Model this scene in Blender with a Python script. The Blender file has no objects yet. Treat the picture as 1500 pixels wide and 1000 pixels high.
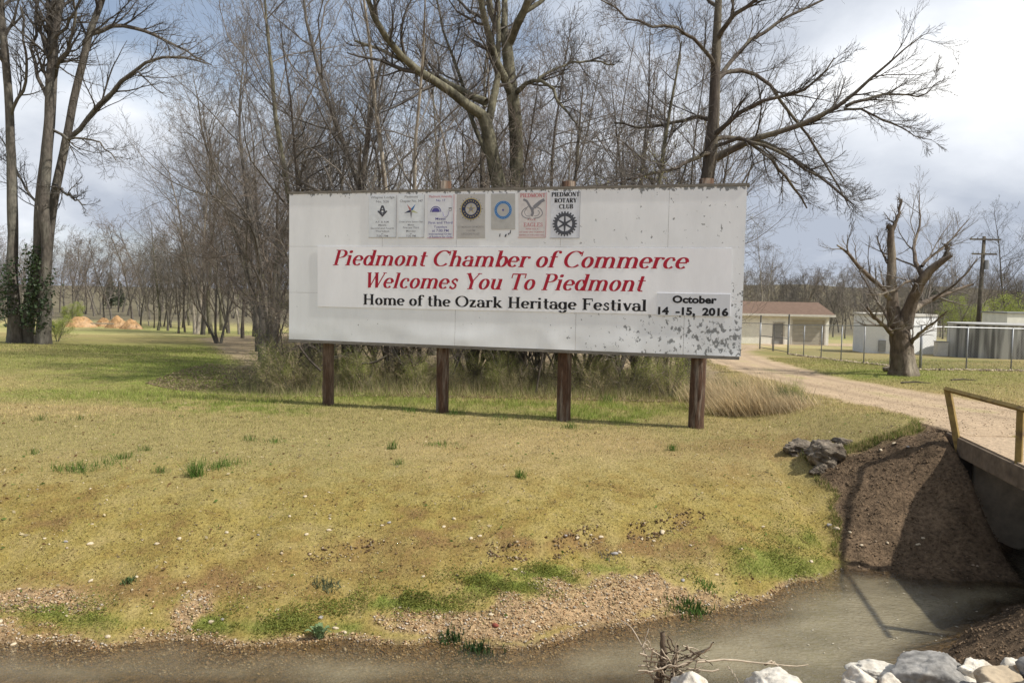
import bpy, math, random
import numpy as np
from mathutils import Vector, Matrix

S = bpy.context.scene
COL = S.collection
random.seed(7)
rng = np.random.default_rng(11)

# ------------------------------------------------------------------ camera
F_PX, CAM_Z = 1150.0, 2.9
PITCH, ROLL = math.radians(3.48), math.radians(1.1)
fw = Vector((0, math.cos(PITCH), -math.sin(PITCH)))
r0 = Vector((1, 0, 0)); u0 = Vector((0, math.sin(PITCH), math.cos(PITCH)))
CR = math.cos(ROLL) * r0 + math.sin(ROLL) * u0
CU = -math.sin(ROLL) * r0 + math.cos(ROLL) * u0
CAM = Vector((0, 0, CAM_Z))
cam_data = bpy.data.cameras.new('camera')
cam_data.sensor_width = 36; cam_data.lens = 36 * F_PX / 1500
cam_data.clip_end = 3000; cam_data.clip_start = 0.1
cam = bpy.data.objects.new('camera', cam_data); COL.objects.link(cam)
cam.matrix_world = Matrix(((CR.x, CU.x, -fw.x, 0), (CR.y, CU.y, -fw.y, 0), (CR.z, CU.z, -fw.z, CAM_Z), (0, 0, 0, 1)))
S.camera = cam

# ------------------------------------------------------------------ light
SUN_EL = math.radians(49)
sun_to = Vector((0.944 * math.cos(SUN_EL), -0.330 * math.cos(SUN_EL), math.sin(SUN_EL)))
sd = bpy.data.lights.new('sun', 'SUN'); sd.energy = 4.6; sd.angle = math.radians(0.9); sd.color = (1.0, 0.95, 0.86)
so = bpy.data.objects.new('sun', sd); COL.objects.link(so)
so.rotation_euler = sun_to.to_track_quat('Z', 'Y').to_euler()

def mk(nt, typ, **kw):
    n = nt.nodes.new(typ)
    for k, v in kw.items():
        if k in ('inp',):
            for a, b in v.items(): n.inputs[a].default_value = b
        else: setattr(n, k, v)
    return n
W = bpy.data.worlds.new('World'); S.world = W; W.use_nodes = True
nt = W.node_tree; nt.nodes.clear(); L = nt.links.new
def wmath(op, a, b=None, clamp=False):
    n = nt.nodes.new('ShaderNodeMath'); n.operation = op; n.use_clamp = clamp
    for i, v in enumerate((a, b)):
        if v is None: continue
        if isinstance(v, (int, float)): n.inputs[i].default_value = v
        else: L(v, n.inputs[i])
    return n.outputs[0]
def wmix(f, a, b):
    n = nt.nodes.new('ShaderNodeMix'); n.data_type = 'RGBA'
    for i, v in ((0, f), (6, a), (7, b)):
        if isinstance(v, (int, float, tuple)): n.inputs[i].default_value = v
        else: L(v, n.inputs[i])
    return n.outputs[2]
out = mk(nt, 'ShaderNodeOutputWorld'); bg = mk(nt, 'ShaderNodeBackground'); L(bg.outputs[0], out.inputs[0])
bg.inputs[1].default_value = 0.1
sky = mk(nt, 'ShaderNodeTexSky', sky_type='NISHITA', sun_disc=False, sun_elevation=SUN_EL, sun_rotation=math.atan2(sun_to.x, sun_to.y), altitude=150)
tc = mk(nt, 'ShaderNodeTexCoord'); sep = mk(nt, 'ShaderNodeSeparateXYZ'); L(tc.outputs['Generated'], sep.inputs[0])
X, Y, Z = sep.outputs
zz = wmath('ADD', wmath('MAXIMUM', Z, 0.0), 0.42)
cmb = mk(nt, 'ShaderNodeCombineXYZ'); L(wmath('DIVIDE', X, zz), cmb.inputs[0]); L(wmath('DIVIDE', Y, zz), cmb.inputs[1])
def cloudnoise(scale, off, det=7, rough=0.55, dist=0.3):
    mp = mk(nt, 'ShaderNodeMapping'); mp.inputs[1].default_value = off; L(cmb.outputs[0], mp.inputs[0])
    n = mk(nt, 'ShaderNodeTexNoise', inp={'Scale': scale, 'Detail': det, 'Roughness': rough, 'Distortion': dist}); L(mp.outputs[0], n.inputs['Vector'])
    return n.outputs[0]
def ramp(v, pts):
    n = mk(nt, 'ShaderNodeValToRGB'); L(v, n.inputs[0]); cr = n.color_ramp
    while len(cr.elements) < len(pts): cr.elements.new(0.5)
    for e, (p, c) in zip(cr.elements, pts): e.position = p; e.color = (c, c, c, 1) if isinstance(c, (int, float)) else (*c, 1)
    return n.outputs[0]
# broken cloud deck: more open towards the left (west), closed towards the sun
n1 = cloudnoise(1.1, (5.3, 2.2, 0)); n2 = cloudnoise(2.0, (8.3, 4.9, 2), 8, 0.55); n3 = cloudnoise(0.8, (1.2, 6.4, 5), 5)
cover = wmath('ADD', wmath('ADD', n1, 0.055), wmath('MULTIPLY', X, 0.30)); cover = wmath('ADD', cover, wmath('MULTIPLY', ramp(Z, [(0.0, 1.0), (0.30, 0.0)]), 0.22))
cmask = ramp(cover, [(0.40, 0.30), (0.54, 1.0)])
# a brighter break in the clouds up to the right of the view
def spot(d, pw):
    dv = Vector(d).normalized()
    n = mk(nt, 'ShaderNodeVectorMath', operation='DOT_PRODUCT'); L(tc.outputs['Generated'], n.inputs[0]); n.inputs[1].default_value = dv
    return wmath('POWER', wmath('MAXIMUM', n.outputs['Value'], 0.0), pw)
glow = spot((0.485, 0.83, 0.27), 150)
lum = wmath('ADD', wmath('MULTIPLY', n2, 1.0), wmath('MULTIPLY', glow, 0.26))
lum = wmath('ADD', lum, wmath('MULTIPLY', n3, 0.45))
lum = wmath('SUBTRACT', lum, wmath('MULTIPLY', ramp(Z, [(0.0, 1.0), (0.24, 0.0)]), 0.17))
cloud = ramp(lum, [(0.58, (0.42, 0.465, 0.55)), (0.72, (0.60, 0.64, 0.71)), (0.90, (0.84, 0.87, 0.92)), (1.0, (1.15, 1.15, 1.14))])
cl10 = mk(nt, 'ShaderNodeVectorMath', operation='SCALE'); L(cloud, cl10.inputs[0]); cl10.inputs['Scale'].default_value = 9.8
L(wmix(cmask, sky.outputs[0], cl10.outputs[0]), bg.inputs[0])
S.view_settings.view_transform = 'Standard'; S.view_settings.look = 'None'
S.view_settings.exposure = 0.27; S.view_settings.gamma = 1; S.view_settings.use_curve_mapping = False

# ------------------------------------------------------------------ helpers
def ray(px, py): return fw + (px - 750) / F_PX * CR + (500 - py) / F_PX * CU
def at_y(px, py, y):
    d = ray(px, py); return CAM + d * (y / d.y)
def at_z(px, py, z):
    d = ray(px, py); return CAM + d * ((z - CAM_Z) / d.z)
def proj(x, y, z):
    vx, vy, vz = x, y, z - CAM_Z
    d = vx * fw.x + vy * fw.y + vz * fw.z; d = np.where(d < 0.1, 0.1, d)
    return 750 + F_PX * (vx * CR.x + vy * CR.y + vz * CR.z) / d, 500 - F_PX * (vx * CU.x + vy * CU.y + vz * CU.z) / d
_lat = {}
def vnoise(x, y, scale, seed=0):
    if seed not in _lat: _lat[seed] = np.random.default_rng(seed + 100).random((256, 256))
    g = _lat[seed]; x = np.asarray(x) / scale + 1000; y = np.asarray(y) / scale + 1000
    xi = np.floor(x).astype(int); yi = np.floor(y).astype(int); fx = x - xi; fy = y - yi
    fx = fx * fx * (3 - 2 * fx); fy = fy * fy * (3 - 2 * fy)
    a = g[xi % 256, yi % 256]; b = g[(xi + 1) % 256, yi % 256]; c = g[xi % 256, (yi + 1) % 256]; d = g[(xi + 1) % 256, (yi + 1) % 256]
    return (a * (1 - fx) + b * fx) * (1 - fy) + (c * (1 - fx) + d * fx) * fy
def fnoise(x, y, scale, seed=0, oct=4):
    t = 0; a = 0.5; s = 0
    for k in range(oct): t = t + a * vnoise(x, y, scale / 2 ** k, seed + k); s += a; a *= 0.55
    return t / s
def sstep(a, b, x):
    t = np.clip((x - a) / (b - a), 0, 1); return t * t * (3 - 2 * t)

# ------------------------------------------------------------------ objects and materials
def tag(o, label=None, cat=None, group=None, kind=None):
    if label:
        w_ = label.replace('tall tall', 'tall').split()
        while len(w_) > 16: w_.pop(0)
        o['label'] = ' '.join(w_)
    if cat: o['category'] = cat
    if group: o['group'] = group
    if kind: o['kind'] = kind
    return o
def link(name, me, mat=None, parent=None):
    o = bpy.data.objects.new(name, me); COL.objects.link(o)
    if mat is not None and me is not None and not me.materials: me.materials.append(mat)
    if parent is not None: o.parent = parent
    return o
def empty(name, loc, rz=0):
    o = bpy.data.objects.new(name, None); COL.objects.link(o); o.location = loc; o.rotation_euler = (0, 0, rz); o.empty_display_size = 0.2
    return o
def mesh_np(name, V, Fc, smooth=False, col=None, attrs=None):
    """V (n,3), Fc (m,3) or (m,4) arrays"""
    me = bpy.data.meshes.new(name); V = np.asarray(V, dtype=np.float32); Fc = np.asarray(Fc, dtype=np.int32)
    k = Fc.shape[1]
    me.vertices.add(len(V)); me.vertices.foreach_set('co', V.ravel())
    me.loops.add(Fc.size); me.loops.foreach_set('vertex_index', Fc.ravel())
    me.polygons.add(len(Fc)); me.polygons.foreach_set('loop_start', np.arange(0, Fc.size, k, dtype=np.int32))
    me.polygons.foreach_set('loop_total', np.full(len(Fc), k, dtype=np.int32))
    if smooth: me.polygons.foreach_set('use_smooth', np.ones(len(Fc), dtype=bool))
    me.update(calc_edges=True)
    if col is not None:
        a = me.color_attributes.new('col', 'FLOAT_COLOR', 'POINT')
        c = np.ones((len(V), 4), dtype=np.float32); c[:, :3] = col; a.data.foreach_set('color', c.ravel())
    for n, v in (attrs or {}).items():
        a = me.attributes.new(n, 'FLOAT', 'POINT'); a.data.foreach_set('value', np.asarray(v, dtype=np.float32).ravel())
    return me
class MB:
    def __init__(s): s.v = []; s.f = []
    def add(s, V, Fc):
        o = len(s.v); s.v += [tuple(p) for p in V]; s.f += [tuple(i + o for i in f) for f in Fc]; return s
    def box(s, x0, y0, z0, x1, y1, z1):
        return s.add([(x0,y0,z0),(x1,y0,z0),(x1,y1,z0),(x0,y1,z0),(x0,y0,z1),(x1,y0,z1),(x1,y1,z1),(x0,y1,z1)],
                     [(0,3,2,1),(4,5,6,7),(0,1,5,4),(1,2,6,5),(2,3,7,6),(3,0,4,7)])
    def tube(s, pts, rad, n=8, cap=True):
        P = np.array(pts, dtype=float)[None]; R = np.array(rad if hasattr(rad, '__len__') else [rad] * len(pts), dtype=float)[None]
        V, Fq = tubes(P, R, n); s.add(V.tolist(), Fq.tolist())
        if cap:
            o = len(s.v) - n * len(pts); s.f.append(tuple(o + i for i in range(n))[::-1]); o2 = len(s.v) - n; s.f.append(tuple(o2 + i for i in range(n)))
        return s
    def build(s, name, mat, parent=None, smooth=False, bevel=0):
        me = bpy.data.meshes.new(name); me.from_pydata(s.v, [], s.f); me.update()
        if smooth: me.polygons.foreach_set('use_smooth', np.ones(len(me.polygons), dtype=bool))
        o = link(name, me, mat, parent)
        if bevel:
            b = o.modifiers.new('bevel', 'BEVEL'); b.width = bevel; b.segments = 2; b.limit_method = 'ANGLE'
        return o
def tubes(P, R, n=3):
    """P (N,K,3) polylines, R (N,K) radii -> verts, quads"""
    N, K, _ = P.shape
    T = np.gradient(P, axis=1); T /= np.linalg.norm(T, axis=2, keepdims=True) + 1e-9
    ref = np.where(np.abs(T[:, :1, 2:3]) > 0.8, np.array([1., 0, 0]), np.array([0, 0, 1.]))
    ref = np.repeat(ref, K, axis=1)
    A = np.cross(T, ref); A /= np.linalg.norm(A, axis=2, keepdims=True) + 1e-9
    B = np.cross(T, A)
    ang = np.arange(n) * 2 * math.pi / n
    V = P[:, :, None] + R[:, :, None, None] * (np.cos(ang)[None, None, :, None] * A[:, :, None] + np.sin(ang)[None, None, :, None] * B[:, :, None])
    idx = np.arange(N * K * n).reshape(N, K, n)
    a = idx[:, :-1]; b = np.roll(a, -1, axis=2); d = idx[:, 1:]; c = np.roll(d, -1, axis=2)
    Fq = np.stack([a, b, c, d], axis=-1).reshape(-1, 4)
    return V.reshape(-1, 3), Fq
def merge(parts):
    V = []; Fc = []; o = 0
    for v, f in parts: V.append(v); Fc.append(f + o); o += len(v)
    return np.concatenate(V), np.concatenate(Fc)

def material(name, base, rough=0.9, var=0.25, scale=8.0, bump=0.3, dark=None, spec=0.3, attr=None, metallic=0, stretch=(1, 1, 1), detail=6, bdist=0.02, translucent=0, patch=None):
    m = bpy.data.materials.new(name); m.use_nodes = True; t = m.node_tree; P = t.nodes['Principled BSDF']; lk = t.links.new
    tcn = t.nodes.new('ShaderNodeTexCoord'); mp = t.nodes.new('ShaderNodeMapping'); mp.inputs[3].default_value = stretch; lk(tcn.outputs['Object'], mp.inputs[0])
    no = t.nodes.new('ShaderNodeTexNoise'); no.inputs['Scale'].default_value = scale; no.inputs['Detail'].default_value = detail; no.inputs['Roughness'].default_value = 0.65; lk(mp.outputs[0], no.inputs['Vector'])
    hsv = t.nodes.new('ShaderNodeHueSaturation')
    if attr:
        at = t.nodes.new('ShaderNodeAttribute'); at.attribute_name = attr; src = at.outputs[0]
    else:
        rgb = t.nodes.new('ShaderNodeRGB'); rgb.outputs[0].default_value = (*base, 1); src = rgb.outputs[0]
    if patch:  # second colour in blotches
        n2_ = t.nodes.new('ShaderNodeTexNoise'); n2_.inputs['Scale'].default_value = patch[1]; n2_.inputs['Detail'].default_value = 7; lk(mp.outputs[0], n2_.inputs['Vector'])
        rp = t.nodes.new('ShaderNodeValToRGB'); rp.color_ramp.elements[0].position = patch[2]; rp.color_ramp.elements[1].position = patch[3]; lk(n2_.outputs[0], rp.inputs[0])
        mx = t.nodes.new('ShaderNodeMix'); mx.data_type = 'RGBA'; lk(rp.outputs[0], mx.inputs[0]); lk(src, mx.inputs[6]); mx.inputs[7].default_value = (*patch[0], 1); src = mx.outputs[2]
    lk(src, hsv.inputs['Color'])
    mr = t.nodes.new('ShaderNodeMapRange'); mr.inputs[1].default_value = 0.25; mr.inputs[2].default_value = 0.75; mr.inputs[3].default_value = 1 - var; mr.inputs[4].default_value = 1 + var
    lk(no.outputs[0], mr.inputs[0]); lk(mr.outputs[0], hsv.inputs['Value']); lk(hsv.outputs[0], P.inputs['Base Color'])
    P.inputs['Roughness'].default_value = rough; P.inputs['Specular IOR Level'].default_value = spec; P.inputs['Metallic'].default_value = metallic
    if bump:
        b = t.nodes.new('ShaderNodeBump'); b.inputs['Strength'].default_value = bump; b.inputs['Distance'].default_value = bdist; lk(no.outputs[0], b.inputs['Height']); lk(b.outputs[0], P.inputs['Normal'])
    if translucent:
        tr = t.nodes.new('ShaderNodeBsdfTranslucent'); lk(hsv.outputs[0], tr.inputs[0]); ms = t.nodes.new('ShaderNodeMixShader'); ms.inputs[0].default_value = translucent
        lk(P.outputs[0], ms.inputs[1]); lk(tr.outputs[0], ms.inputs[2]); lk(ms.outputs[0], t.nodes['Material Output'].inputs[0])
    return m
# ------------------------------------------------------------------ terrain
WZ = -1.1
shore_px = [(0,943),(70,944),(150,948),(250,936),(340,942),(450,945),(495,940),(560,948),(630,937),(690,948),(750,953),(810,938),(890,918),(980,902),(1055,891),(1115,880),(1160,858),(1200,842),(1230,834),(1330,845),(1440,848),(1500,853)]
sp = [at_z(a, b, WZ) for a, b in shore_px]
fx_ = np.array([-60, -20, -10] + [p.x for p in sp] + [7.9, 8.6, 14, 60]); fy_ = np.array([9.4, 9.0, 8.8] + [p.y for p in sp] + [12.4, 12.95, 13.3, 15])
nxy = [(-60, 7.4), (3.6, 7.4), (4.2, 7.9), (5.0, 8.7), (5.8, 9.6), (6.6, 10.2), (7.6, 10.5), (60, 10.5)]
def y_far(x): return np.interp(x, fx_, fy_) + 0.22 * (vnoise(x, x * 0, 0.5, 3) - 0.5)
def y_near(x): return np.interp(x, [a for a, b in nxy], [b for a, b in nxy]) + 0.25 * (vnoise(x, x * 0, 0.6, 4) - 0.5)
def plain(x, y):
    z = np.interp(y, [0, 16, 25, 33, 58, 75, 110, 160], [0, 0, -.05, -.15, -.75, -1.2, -1.6, -1.7])
    z = z + 0.33 * sstep(5.3, 7.8, x) * (1 - sstep(17, 50, y))
    z = z - 0.28 * np.exp(-((y - 24.5) / 2.8) ** 2) * (1 - sstep(-7, -4, x))          # shallow swale in the lawn on the left
    z = z + 0.34 * sstep(5.7, 7.5, x) * np.exp(-(np.clip(y - 13.5, 0, 99) / 4.0) ** 2) * (1 - sstep(13, 20, x))
    hill = 9 * sstep(150, 420, y + 0.15 * x) * (0.35 + 0.65 * sstep(0, 90, x)) * (.35 + 1.3 * fnoise(x, y, 70, 24, 3))
    return z + hill + 0.10 * (fnoise(x, y, 6, 20, 3) - 0.5) * sstep(10, 14, y)
def terrain(x, y, fine=True):
    x = np.asarray(x, float); y = np.asarray(y, float)
    d = y - y_far(x); zp = plain(x, y)
    Wd = np.interp(x, [-12, 3, 5.2, 7.45, 7.9, 9], [4.9, 4.6, 3.3, 2.2, 4.2, 4.2])
    s = np.clip(d / Wd, 0, 1)
    prof = np.where(x < 4.8, 1 - (1 - s) ** 1.55, s * 0.55 + 0.45 * s * s * (3 - 2 * s))
    prof = np.where((x > 7.6) & (y > 12.95), 1.0, prof)
    zf = WZ + (zp - WZ) * prof
    # small eroded ledge along the middle of the bank
    led = np.exp(-((x - 1.3) / 1.6) ** 4) + 0.7 * np.exp(-((x + 2.3) / 0.8) ** 2) * 0.6
    dl = 1.75 + 0.25 * (vnoise(x, x * 0, 0.7, 9) - 0.5) + 0.05 * x
    zf = zf - 0.15 * led * (1 - sstep(-0.05, 0.05, d - dl)) * sstep(0.5, 1.4, d)
    dn = y_near(x) - y
    top = 1.25 + (0.34 - 1.25) * sstep(6.4, 7.2, x)
    zn = np.minimum(WZ + 0.48 * dn, top)
    mid = WZ - 0.35 * np.clip(np.minimum(-d, -dn) / 1.1, 0, 1)
    z = np.where(d > 0, zf, np.where(dn > 0, zn, mid))
    if fine:
        rough = 0.045 + 0.17 * dirt_mask(x, y)
        near = (1 - sstep(18, 30, y))
        z = z + near * (rough * (fnoise(x, y, 0.5, 30, 4) - 0.5) + (0.02 + .05 * dirt_mask(x, y)) * (fnoise(x, y, 0.14, 40, 2) - 0.5)) * np.clip(np.abs(d) / 0.3 + .3, 0, 1)
    return z
def dirt_mask(x, y):
    d = y - y_far(x)
    # bare dark bank between the mown slope and the bridge, and the mound opposite
    xl = np.interp(d, [0, 1.2, 2.6, 3.3], [4.95, 5.35, 5.55, 5.25]) + 0.5 * (fnoise(x, y, 0.4, 50, 3) - 0.5)
    a = sstep(-0.12, 0.12, x - xl) * (1 - sstep(2.7, 3.3, d + 0.5 * (fnoise(x, y, 0.6, 52, 3) - 0.5)))
    b = (y < y_near(x)) * sstep(3.9, 4.5, x)
    return np.clip(np.maximum(a * (d > -1.5), b), 0, 1) * (x < 13) * (y < 17) * ((x < 7.62) | (y < 12.95))
road_c = np.array([(9.7, -60), (9.7, 13.2), (9.6, 17), (9.9, 22), (11.2, 30), (13.2, 40), (16.0, 52), (20, 66), (30, 80), (60, 90)])
def road_d(x, y):
    best = np.full(np.shape(x), 1e9)
    for (ax, ay), (bx, by) in zip(road_c[:-1], road_c[1:]):
        dx, dy = bx - ax, by - ay; t = np.clip(((x - ax) * dx + (y - ay) * dy) / (dx * dx + dy * dy), 0, 1)
        best = np.minimum(best, np.hypot(x - ax - t * dx, y - ay - t * dy))
    return best
RY = [-60, 13, 15, 17, 20, 24, 27, 30, 36, 50, 60, 66, 75]; RL = [7.6, 7.5, 8.0, 8.5, 8.5, 8.6, 8.6, 8.6, 9.1, 12.3, 15.5, 19, 30]; RR = [12.4, 12.6, 13.5, 13.6, 12.9, 11.9, 11.5, 11.6, 12.6, 15.2, 19, 24, 60]
def road_mask(x, y):
    xl = np.interp(y, RY, RL); xr = np.interp(y, RY, RR); n = 0.9 * (fnoise(x, y, 1.4, 60, 4) - 0.5)
    m = sstep(-0.3, 0.3, x - xl + n) * sstep(-0.4, 0.4, xr - x + n)
    return m * (1 - dirt_mask(x, y)) * ((y - y_far(x) > 0.2) | (y < y_near(x))) * (y < 74)
def blobs(px, py, L_):
    t = np.zeros(np.shape(px))
    for (cx, cy, rx, ry, a) in L_: t = np.maximum(t, a * np.exp(-(((px - cx) / rx) ** 2 + ((py - cy) / ry) ** 2)))
    return t
STRAW = np.array((.43, .345, .165)); MOSS = np.array((.33, .28, .065)); GREEN = np.array((.20, .255, .055)); DKGREEN = np.array((.07, .10, .03))
SOIL = np.array((.235, .15, .062)); BANK = np.array((.125, .086, .053)); GRAVEL = np.array((.40, .275, .155)); ROAD = np.array((.42, .315, .21)); LITTER = np.array((.30, .23, .15))
FIELD = np.array((.30, .285, .11))
def in_wood(x, y):
    xl = np.interp(y, [22.5, 24, 55, 60, 90], [-7.3, -7.6, -22, -22, -20]); xr = np.interp(y, [22, 24, 50, 60], [6.2, 6.8, 11.5, 13])
    n = 1.5 * (fnoise(x, y, 2.5, 70, 3) - 0.5)
    return sstep(-.5, .5, x - xl + n) * sstep(-.5, .5, xr - x + n) * sstep(-.4, .5, y - 22.4 + n * .6)
def masks(x, y):
    px, py = proj(x, y, terrain(x, y, False))
    n = fnoise(x, y, 0.9, 80, 4) - 0.5; nn = fnoise(x, y, 0.22, 90, 3) - 0.5
    wpx = px + 90 * n; wpy = py + 40 * n + 26 * nn
    d = y - y_far(x)
    near = (y > 6) * (y < 24)
    green = blobs(wpx, wpy, [(120,905,110,20,.6),(255,880,60,14,.4),(400,915,90,18,.7),(320,925,40,16,.6),(600,885,90,11,.9),(720,858,90,11,.9),(790,840,50,12,.9),(500,920,40,18,.6),
        (1140,830,110,26,.8),(1180,790,60,26,.6),(890,830,60,16,.6),(1000,840,60,14,.4),(260,700,60,14,.35),(150,675,60,10,.3),(560,720,60,16,.2),(1060,870,50,14,.5),
        (840,600,320,14,.6),(650,590,200,12,.6),(880,610,120,10,1.),(350,598,200,8,.7)]) * near
    gravel = blobs(wpx, wpy, [(60,880,110,30,.9),(0,930,60,22,.8),(280,905,36,28,.9),(310,890,30,20,.8),(900,870,150,34,1.1),(700,910,160,24,1.2),(820,890,140,30,1.2),(1000,870,90,26,.8),(170,925,150,9,.6),(1060,880,60,20,.7)]) * near
    gravel = np.maximum(gravel, 0.7 * np.exp(-(d / 0.16) ** 2) * (x < 4.6))
    gravel = np.where(d < 0.0, 0.85, gravel)
    soil = blobs(wpx, wpy, [(220,860,240,22,.7),(560,800,190,22,.45),(830,795,160,10,.9),(520,830,160,18,.4),(360,855,60,10,.8),(1100,655,150,12,.5),(960,800,100,8,.9),(270,895,40,12,.9),(1080,690,80,20,.3)]) * near
    moss = sstep(640, 760, wpy) * (y < 20) * (y > 6)
    return dict(green=green, gravel=gravel, soil=soil, moss=moss, road=road_mask(x, y), dirt=dirt_mask(x, y), wood=in_wood(x, y), px=px, py=py, d=d, n=n, nn=nn)
def mixc(a, b, t):
    t = np.clip(t, 0, 1)[..., None]; return a * (1 - t) + b * t
def ground_color(x, y, M=None, under=False):
    M = M or masks(x, y); n, nn = M['n'], M['nn']
    big = fnoise(x, y, 5, 110, 4)
    c = mixc(np.broadcast_to(STRAW, x.shape + (3,)), FIELD, sstep(0.35, 0.6, big) * .6 + sstep(24, 40, y) * .4)
    far_green = blobs(M['px'] + 120 * n, M['py'] + 12 * n, [(320,548,260,36,1.7),(180,578,300,14,1.),(480,575,160,16,1.1),(100,500,300,10,.3),(1290,548,110,9,1.2),(1200,560,80,6,.4)]) * (y > 19)
    c = mixc(c, GREEN * 1.15, far_green * (0.75 + 1.2 * nn) + sstep(.55, .75, big) * .25 * (y > 24))
    c = mixc(c, MOSS, M['moss'] * (0.80 + 1.2 * nn + .9 * n))
    c = mixc(c, SOIL, np.clip(M['soil'] * 1.3 + (nn * 1.5 + n * 1.2 + .10) * M['moss'] * 1.1, 0, 1))
    c = mixc(c, GRAVEL, sstep(0.3, .75, M['gravel'] + 0.5 * n + .4 * nn))
    c = mixc(c, GREEN, sstep(0.25, .75, M['green'] + 0.5 * n + .4 * nn) * (M['d'] > -0.1))
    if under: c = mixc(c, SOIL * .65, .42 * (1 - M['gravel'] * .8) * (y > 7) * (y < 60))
    c = mixc(c, LITTER, M['wood'] * .9)
    c = mixc(c, ROAD * (1 + .35 * nn[..., None] + .2 * n[..., None]), M['road'])
    xm = (np.interp(y, RY, RL) + np.interp(y, RY, RR)) / 2; rt = np.exp(-((x - xm) / 0.28) ** 2) * .5 * (y > 15)
    c = mixc(c, FIELD, rt * M['road'] * sstep(-.1, .2, n))
    ru = np.exp(-((np.abs(x - xm + .5 * n) - .85) / .22) ** 2) * M['road'] * (y > 13); c = c * (1 - .22 * ru * (1 + nn))[..., None]
    c = mixc(c, BANK * (1 + 1.1 * nn[..., None] + .5 * n[..., None]), M['dirt'])
    wet = np.exp(-np.clip(M['d'] + .03, 0, 9) / 0.12) * (M['d'] > -3) * (y > 8) + np.exp(-np.clip(y_near(x) - y, 0, 9) / .1) * (y < y_near(x))
    c = c * (1 - .45 * np.clip(wet, 0, 1))[..., None]
    hillc = sstep(78, 110, y)
    c = mixc(c, np.array((.15, .13, .085)), hillc)
    return np.clip(c, 0.01, 1)
def axis(segs):
    a = [segs[0][0]]
    for end, st in segs[1:]:
        n = max(1, int(round((end - a[-1]) / st))); a += list(np.linspace(a[-1], end, n + 1)[1:])
    return np.array(a)
gx = axis([(-900, 0), (-200, 90), (-70, 12), (-26, 2.0), (-12, .4), (-8, .12), (9.5, .07), (14, .2), (30, .7), (70, 3), (240, 12), (900, 90)])
gy = axis([(-300, 0), (-60, 60), (-6, 9), (5.6, 1.2), (14.6, .06), (22, .12), (30, .35), (60, 1.0), (120, 4), (460, 14), (1500, 140)])
GX, GY = np.meshgrid(gx, gy, indexing='ij'); GZ = terrain(GX, GY)
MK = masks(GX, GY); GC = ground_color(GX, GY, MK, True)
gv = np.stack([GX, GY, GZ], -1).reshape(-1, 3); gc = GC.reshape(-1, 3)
ny_ = len(gy); ii, jj = np.meshgrid(np.arange(len(gx) - 1), np.arange(ny_ - 1), indexing='ij')
q = np.stack([ii * ny_ + jj, (ii + 1) * ny_ + jj, (ii + 1) * ny_ + jj + 1, ii * ny_ + jj + 1], -1).reshape(-1, 4)
def fm(name): return MK[name].reshape(-1)[q].mean(1)
kind_ = np.zeros(len(q), int)
kind_[fm('road') > .5] = 1; kind_[fm('dirt') > .5] = 2
gcond = (fm('gravel') > .55) & (fm('dirt') <= .5) & (gv[q[:, 0], 1] > 5) & (gv[q[:, 0], 1] < 15); kind_[gcond] = 3
kind_[(gv[q[:, 0], 1] > 125)] = 4
M_ground = material('ground', (0, 0, 0), attr='col', var=.45, scale=22, bump=.9, bdist=.03, spec=.12, detail=9)
M_dirt = material('bank_dirt', (0, 0, 0), attr='col', var=.75, scale=16, bump=1.0, bdist=.06, spec=.15, detail=10)
M_far = material('far_ground', (0, 0, 0), attr='col', var=.4, scale=.4, bump=.3, spec=.05)
for k, nm, mt in ((0, 'ground', M_ground), (1, 'dirt_road', M_ground), (2, 'dirt_bank', M_dirt), (3, 'gravel_shore', M_dirt), (4, 'hills', M_far)):
    f = q[kind_ == k]; u, inv = np.unique(f, return_inverse=True)
    me = mesh_np(nm, gv[u], inv.reshape(f.shape), smooth=True, col=gc[u]); tag(link(nm, me, mt), kind='structure')
def gz(x, y): return float(terrain(np.array([float(x)]), np.array([float(y)]))[0])
def img2ground(px, py):
    d = ray(px, py); t = np.concatenate([np.linspace(4, 40, 1400), np.linspace(40.1, 160, 600)]) / d.y
    z = CAM_Z + d.z * t; h = terrain(d.x * t, d.y * t); k = int(np.argmax(z < h))
    return Vector((d.x * t[k], d.y * t[k], float(h[k])))

# ------------------------------------------------------------------ water
wx = axis([(-60, 0), (-12, 2), (-9, .3), (12.5, .1)]); wy = axis([(6, 0), (13.8, .1)])
A, B = np.meshgrid(wx, wy, indexing='ij'); dep = WZ - terrain(A, B)
ripple = 0.006 * (fnoise(A * 1.0, B * 2.2, .35, 130, 3) - .5)
wv = np.stack([A, B, WZ + ripple], -1).reshape(-1, 3); n_ = len(wy)
ii, jj = np.meshgrid(np.arange(len(wx) - 1), np.arange(n_ - 1), indexing='ij')
wq = np.stack([ii * n_ + jj, (ii + 1) * n_ + jj, (ii + 1) * n_ + jj + 1, ii * n_ + jj + 1], -1).reshape(-1, 4)
keep = dep.reshape(-1)[wq].max(1) > -0.02; wq = wq[keep]; u, inv = np.unique(wq, return_inverse=True)
wm = mesh_np('water', wv[u], inv.reshape(wq.shape), smooth=True, attrs={'depth': dep.reshape(-1)[u]})
m = bpy.data.materials.new('water'); m.use_nodes = True; t = m.node_tree; lk = t.links.new; P = t.nodes['Principled BSDF']
at = t.nodes.new('ShaderNodeAttribute'); at.attribute_name = 'depth'
mr = t.nodes.new('ShaderNodeMapRange'); mr.inputs[1].default_value = 0.0; mr.inputs[2].default_value = 0.40; mr.inputs[3].default_value = .03; mr.inputs[4].default_value = .97; mr.interpolation_type = 'SMOOTHSTEP'
tcn = t.nodes.new('ShaderNodeTexCoord')
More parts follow.
